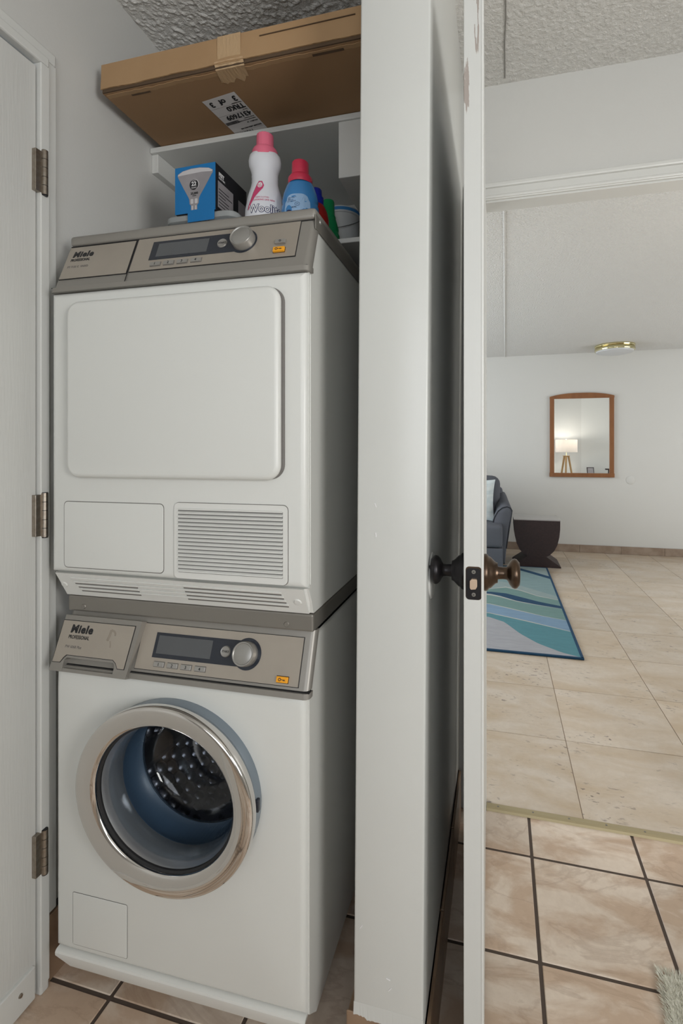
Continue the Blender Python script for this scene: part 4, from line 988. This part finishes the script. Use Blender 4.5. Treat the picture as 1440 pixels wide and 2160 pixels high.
bounds = RUGB = [
    ('grey', [(-.09, 3.62), (.03, 3.53), (.13, 3.33), (.23, 3.19), (.36, 3.08), (.468, 3.03)]),
    ('teal', [(-.09, 3.70), (.18, 3.58), (.468, 3.44)]),
    ('cream', [(-.09, 3.715), (.18, 3.60), (.468, 3.45)]),
    ('blue', [(-.09, 3.92), (.10, 3.82), (.30, 3.72), (.468, 3.66)]),
    ('cream', [(-.09, 3.935), (.10, 3.84), (.30, 3.73), (.468, 3.665)]),
    ('sage', [(-.09, 4.16), (.0, 4.12), (.13, 4.03), (.30, 3.97), (.468, 3.925)]),
    ('cream', [(-.09, 4.20), (.0, 4.155), (.13, 4.05), (.30, 3.98), (.468, 3.927)]),
    ('navy', [(-.09, 4.26), (.05, 4.24), (.17, 4.16), (.30, 4.07), (.468, 3.99)]),
    ('sage', [(-.09, 4.34), (.05, 4.42), (.17, 4.35), (.30, 4.22), (.468, 4.14)]),
    ('cream', [(-.09, 4.35), (.05, 4.45), (.17, 4.38), (.30, 4.24), (.468, 4.15)]),
    ('pale', [(-.09, 4.65), (.05, 4.60), (.17, 4.52), (.30, 4.40), (.468, 4.24)]),
    ('mist', [(-.09, 5.24), (.05, 5.22), (.17, 5.12), (.30, 4.98), (.468, 4.80)]),
    ('navy', [(-.09, 5.245), (.05, 5.24), (.17, 5.21), (.30, 5.08), (.468, 4.90)]),
    ('pale', [(-.09, 5.27), (.468, 5.27)])]
keys = list(rcols); bm = bmesh.new(); nc = 90; cols_ = []
for i in range(nc + 1):
    x = RX0 + (RX1 - RX0) * i / nc; ys = [RY0]
    for k, pts in bounds: ys.append(min(max(lerp(pts, x) + (.02 * math.sin(x * 5) if x < -.09 else 0), ys[-1]), RY1))
    cols_.append([bm.verts.new((x, y - 4.14, .0105)) for y in ys])
for A, C in zip(cols_, cols_[1:]):
    for j, (k, _) in enumerate(bounds):
        if (A[j].co - A[j + 1].co).length + (C[j].co - C[j + 1].co).length < 1e-4: continue
        f = bm.faces.new((A[j], C[j], C[j + 1], A[j + 1])); f.material_index = keys.index(k)
obj('rug_field', bm, [rm[k] for k in keys], rg)
bm = bmesh.new(); e = .012
for a in ((RX0 - .002, RY0 - .006, RX1 + .006, RY0 + e), (RX0 - .002, RY1 - e, RX1 + .006, RY1 + .006), (RX1 - e, RY0, RX1 + .006, RY1), (RX0 - .006, RY0, RX0 + e, RY1)): box(bm, a[0], a[1] - 4.14, .0005, a[2], a[3] - 4.14, .0120, .002, 1)
obj('binding', bm, rm['navy'], rg); obj('backing', B(RX0, RY0 - 4.14, .0005, RX1, RY1 - 4.14, .0095), rm['navy'], rg)

# sofa
sf = root('sofa', (-.9, 5.0, 0), 0, 'slate blue fabric sofa showing only its right arm beyond the door', 'sofa')
def cushion(x0, y0, z0, x1, y1, z1, bev, puff=.0):
    bm = B(x0, y0, z0, x1, y1, z1, bev, 4)
    if puff:
        bmesh.ops.subdivide_edges(bm, edges=[e for e in bm.edges if e.calc_length() > .08], cuts=5, use_grid_fill=True)
        cx, cy, cz_ = (x0 + x1) / 2, (y0 + y1) / 2, (z0 + z1) / 2
        for v in bm.verts:
            u = (v.co.x - cx) / (x1 - x0) * 2; w_ = (v.co.z - cz_) / (z1 - z0) * 2; q = (v.co.y - cy) / (y1 - y0) * 2
            k = max(0, (1 - u * u))
            v.co.z += puff * k * (1 - q * q) * (1 if w_ > 0 else 0); v.co.y += puff * .6 * k * (1 - w_ * w_) * (-1 if q < 0 else 1)
    return bm
obj('sofa_base', B(-.85, .0, .03, .930, .86, .235, .012, 3), M['sofa'], sf, smooth=True)
for x in (-.80, .86):
    for y in (.08, .8): obj('leg', B(x - .02, y - .02, .0125 if y < .3 else .001, x + .02, y + .02, .032), M['espresso'], sf)
for k in range(2): obj('seat_cushion', cushion(-.83 + k * .877, -.012, .240, .049 + k * .877, .66, .462, .035, .012), M['sofa'], sf, smooth=True)
for k in range(2):
    bm = cushion(-.82 + k * .862, .48, .455, .040 + k * .862, .74, .925, .085, .02); obj('back_cushion', bm, M['sofa'], sf, smooth=True)
obj('sofa_back', B(-.85, .70, .23, .93, .88, .80, .05, 4), M['sofa'], sf, smooth=True)
def arm(sgn):
    prof = [(.950, .035), (.966, .20), (.994, .40), (1.016, .545), (1.023, .595), (1.008, .622), (.972, .634), (.925, .622), (.880, .585), (.846, .525), (.826, .460), (.820, .25), (.860, .035)]
    bm = bmesh.new(); Ls = []
    for y, s, ins in ((.015, 1.0, .012), (.003, 1.0, .03), (.0, 1.0, .05)): pass
    for y, k, ins in ((.205, 0, .022), (.211, 0, .008), (.223, 0, 0), (.42, .03, 0), (.62, .09, 0), (.80, .12, 0), (.86, .12, .01), (.875, .12, .03)):
        c = Vector((.91, .34)); L = []
        for a, b in prof:
            p = Vector((a, b)); d = (c - p); p = p + d.normalized() * ins if d.length else p
            z = p.y + (k * max(0, (p.y - .3) / .35) if p.y > .3 else 0)
            L.append(bm.verts.new(((p.x - k * .5 * max(0, (p.y - .3) / .35)) * sgn + (.06 if sgn < 0 else 0), y, max(z, .033))))
        Ls.append(L)
    for A, C in zip(Ls, Ls[1:]):
        for i in range(len(A)): bm.faces.new((A[i], A[(i + 1) % len(A)], C[(i + 1) % len(A)], C[i]))
    bm.faces.new(Ls[0]); bm.faces.new(Ls[-1][::-1])
    a_ = obj('arm', bm, M['sofa'], sf, smooth=True, angle=50)
    tube_pts = [((p[0]) * sgn + (.06 if sgn < 0 else 0), .209, p[1]) for p in prof[1:12]]
    obj('piping', tube(bmesh.new(), tube_pts, .0045, 6), M['piping'], a_, smooth=True)
arm(1); arm(-1)
pw = root('throw_pillow', (-.30, 5.315, .465), R(-4), 'pale blue patterned throw pillow leaning in the sofa corner', 'pillow')
bm = bmesh.new(); n = 16; V = {}
for s in (1, -1):
    for i in range(n + 1):
        for j in range(n + 1):
            u, v = -1 + 2 * i / n, -1 + 2 * j / n
            pin = 1 - .07 * (1 - abs(u)) * 0 - .06 * (1 - u * u) * abs(v) ** 3 * 0
            x = .245 * u * (1 - .08 * (1 - v * v)); z = .225 * v * (1 - .08 * (1 - u * u)); y = s * .075 * ((1 - u * u) * (1 - v * v)) ** .55
            if (i in (0, n) or j in (0, n)) and s == -1: V[(s, i, j)] = V[(1, i, j)]
            else: V[(s, i, j)] = bm.verts.new((x, y, z + .225))
    for i in range(n):
        for j in range(n): bm.faces.new([V[(s, *q)] for q in ((i, j), (i + 1, j), (i + 1, j + 1), (i, j + 1))])
bmesh.ops.rotate(bm, verts=bm.verts, matrix=Matrix.Rotation(R(-14), 3, 'X')); obj('pillow_cover', bm, M['pillow'], pw, smooth=True, angle=80)

# side table
st = root('side_table', (.373, 5.50, 0), 0, 'dark espresso side table with curved bowl body on a flared foot', 'table')
hw = .230; pts = [(-hw, .485), (-hw * .995, .40), (-hw * .96, .32), (-hw * .88, .24), (-hw * .74, .175), (-hw * .55, .130), (-hw * .40, .112), (hw * .40, .112), (hw * .55, .130), (hw * .74, .175), (hw * .88, .24), (hw * .96, .32), (hw * .995, .40), (hw, .485)]
obj('bowl_body', prism(bmesh.new(), pts, -.19, .19, 'y'), M['espresso'], st, smooth=True, angle=50)
obj('table_top', B(-hw - .002, -.192, .4852, hw + .002, .192, .496, .002), M['glasstop'], st)
obj('foot', prism(bmesh.new(), [(-.238, 0), (-.238, .012), (-.095, .1118), (.095, .1118), (.238, .012), (.238, 0)], -.19, .19, 'y'), M['espresso'], st)

# wall mirror
mr_ = root('wall_mirror', (.943, 6.23, .898), 0, 'wall mirror in an orange-brown wood frame with arched top', 'mirror')
x0, x1 = -.357, .357; fw_ = .050
obj('frame_stile', B(x0, -.028, .045, x0 + fw_, -.001, .955, .003), M['orangewood'], mr_); obj('frame_stile', B(x1 - fw_, -.028, .045, x1, -.001, .955, .003), M['orangewood'], mr_)
obj('frame_rail', B(x0 - .004, -.032, 0, x1 + .004, -.001, .048, .003), M['orangewood'], mr_)
top = [(x0 - .002, .940), (x1 + .002, .940)] + [(x1 + .002 - (x1 - x0 + .004) * i / 24, .965 + .040 * (1 - abs(2 * i / 24 - 1) ** 2.6)) for i in range(25)]
obj('frame_rail', prism(bmesh.new(), top, -.030, -.001, 'y'), M['orangewood'], mr_)
obj('mirror_glass', B(x0 + fw_ - .003, -.014, .044, x1 - fw_ + .003, -.006, .945), M['mirror'], mr_)
ol = root('wall_plate', (1.479, 6.23, .868), 0, 'small round white cover plate on the far wall right of the mirror', 'wall plate')
obj('cover', lathe(bmesh.new(), [(0, -.006), (.040, -.006), (.047, -.003), (.048, 0), (0, 0)], 40, 'y'), M['wall2'], ol, smooth=True)
# ceiling light
ll = root('ceiling_light', (1.235, 5.87, 2.38), 0, 'round flush ceiling light with a polished brass rim', 'ceiling light')
obj('canopy', lathe(bmesh.new(), [(0, 0), (.205, 0), (.208, -.010), (.203, -.022), (.196, -.026), (0, -.026)], 56), M['brass'], ll, smooth=True)
obj('brass_band', lathe(bmesh.new(), [(.196, -.026), (.204, -.030), (.208, -.045), (.204, -.060), (.194, -.063), (.19, -.03)], 56, closed=True), M['brass'], ll, smooth=True)
obj('glass_diffuser', lathe(bmesh.new(), [(.193, -.060), (.187, -.076), (.14, -.088), (.07, -.094), (0, -.095)], 56), M['opal'], ll, smooth=True)

# what the mirror shows: a tripod lamp, a console with a picture frame
lp = root('floor_lamp', (1.28, 2.15, 0), 0, 'tripod floor lamp with white drum shade reflected in the wall mirror', 'lamp')
for k in range(3):
    a = R(90 + 120 * k + 12); p0 = Vector((.045 * math.cos(a), .045 * math.sin(a), 1.10)); p1 = Vector((.25 * math.cos(a), .25 * math.sin(a), .002))
    obj('leg', tube(bmesh.new(), [p1, p0], [.014, .020], 10), M['lampwood'], lp, smooth=True)
obj('hub', lathe(bmesh.new(), [(0, 1.085), (.055, 1.085), (.070, 1.112), (0, 1.114)], 24), M['lampwood'], lp, smooth=True)
obj('stem', lathe(bmesh.new(), [(0, 1.11), (.008, 1.11), (.008, 1.26), (0, 1.26)], 12), M['brass'], lp, smooth=True)
obj('shade', lathe(bmesh.new(), [(.205, 1.18), (.205, 1.430), (.203, 1.430), (.203, 1.18)], 48, closed=True), M['shade'], lp, smooth=True)
obj('bulb', lathe(bmesh.new(), [(0, 1.26), (.014, 1.262), (.016, 1.275), (.030, 1.30), (.028, 1.325), (.012, 1.34), (0, 1.341)], 20), M['white'], lp, smooth=True)
pl_ = bpy.data.lights.new('bulb_light', 'POINT'); pl_.energy = 7; pl_.color = (1, .94, .86); pl_.shadow_soft_size = .045
po = bpy.data.objects.new('bulb_light', pl_); COL.objects.link(po); po.parent = lp; po.location = (0, 0, 1.39)
cs = root('console_table', (1.93, 1.98, 0), 0, 'dark console table against the wall, seen only in the mirror', 'table')
obj('table_top', B(-.36, -.17, .70, .36, .17, .73, .004), M['espresso'], cs)
for x in (-.33, .33):
    for y in (-.14, .14): obj('leg', B(x - .02, y - .02, 0.001, x + .02, y + .02, .70), M['espresso'], cs)
pf = root('picture_frame', (1.76, 1.98, .7305), R(168), 'small leaning picture frame on the console reflected in the mirror', 'picture frame')
bm = B(-.07, -.006, 0, .07, .006, .15, .002); bmesh.ops.rotate(bm, verts=bm.verts, matrix=Matrix.Rotation(R(-12), 3, 'X')); obj('frame', bm, M['espresso'], pf, off=(0, 0, .0015))
bm = B(-.055, -.0075, .015, .055, -.006, .135); bmesh.ops.rotate(bm, verts=bm.verts, matrix=Matrix.Rotation(R(-12), 3, 'X')); obj('photo', bm, M['bulbgrey'], pf, off=(0, 0, .0015))
sd = root('tabletop_stand', (2.09, 1.98, .7305), 0, 'small dark square topped stand on the console reflected in the mirror', 'stand')
obj('stand_top', B(-.06, -.05, .10, .06, .05, .125, .003), M['espresso'], sd); obj('stand_post', B(-.012, -.012, .006, .012, .012, .10), M['espresso'], sd); obj('stand_base', B(-.05, -.04, 0, .05, .04, .008, .002), M['espresso'], sd)
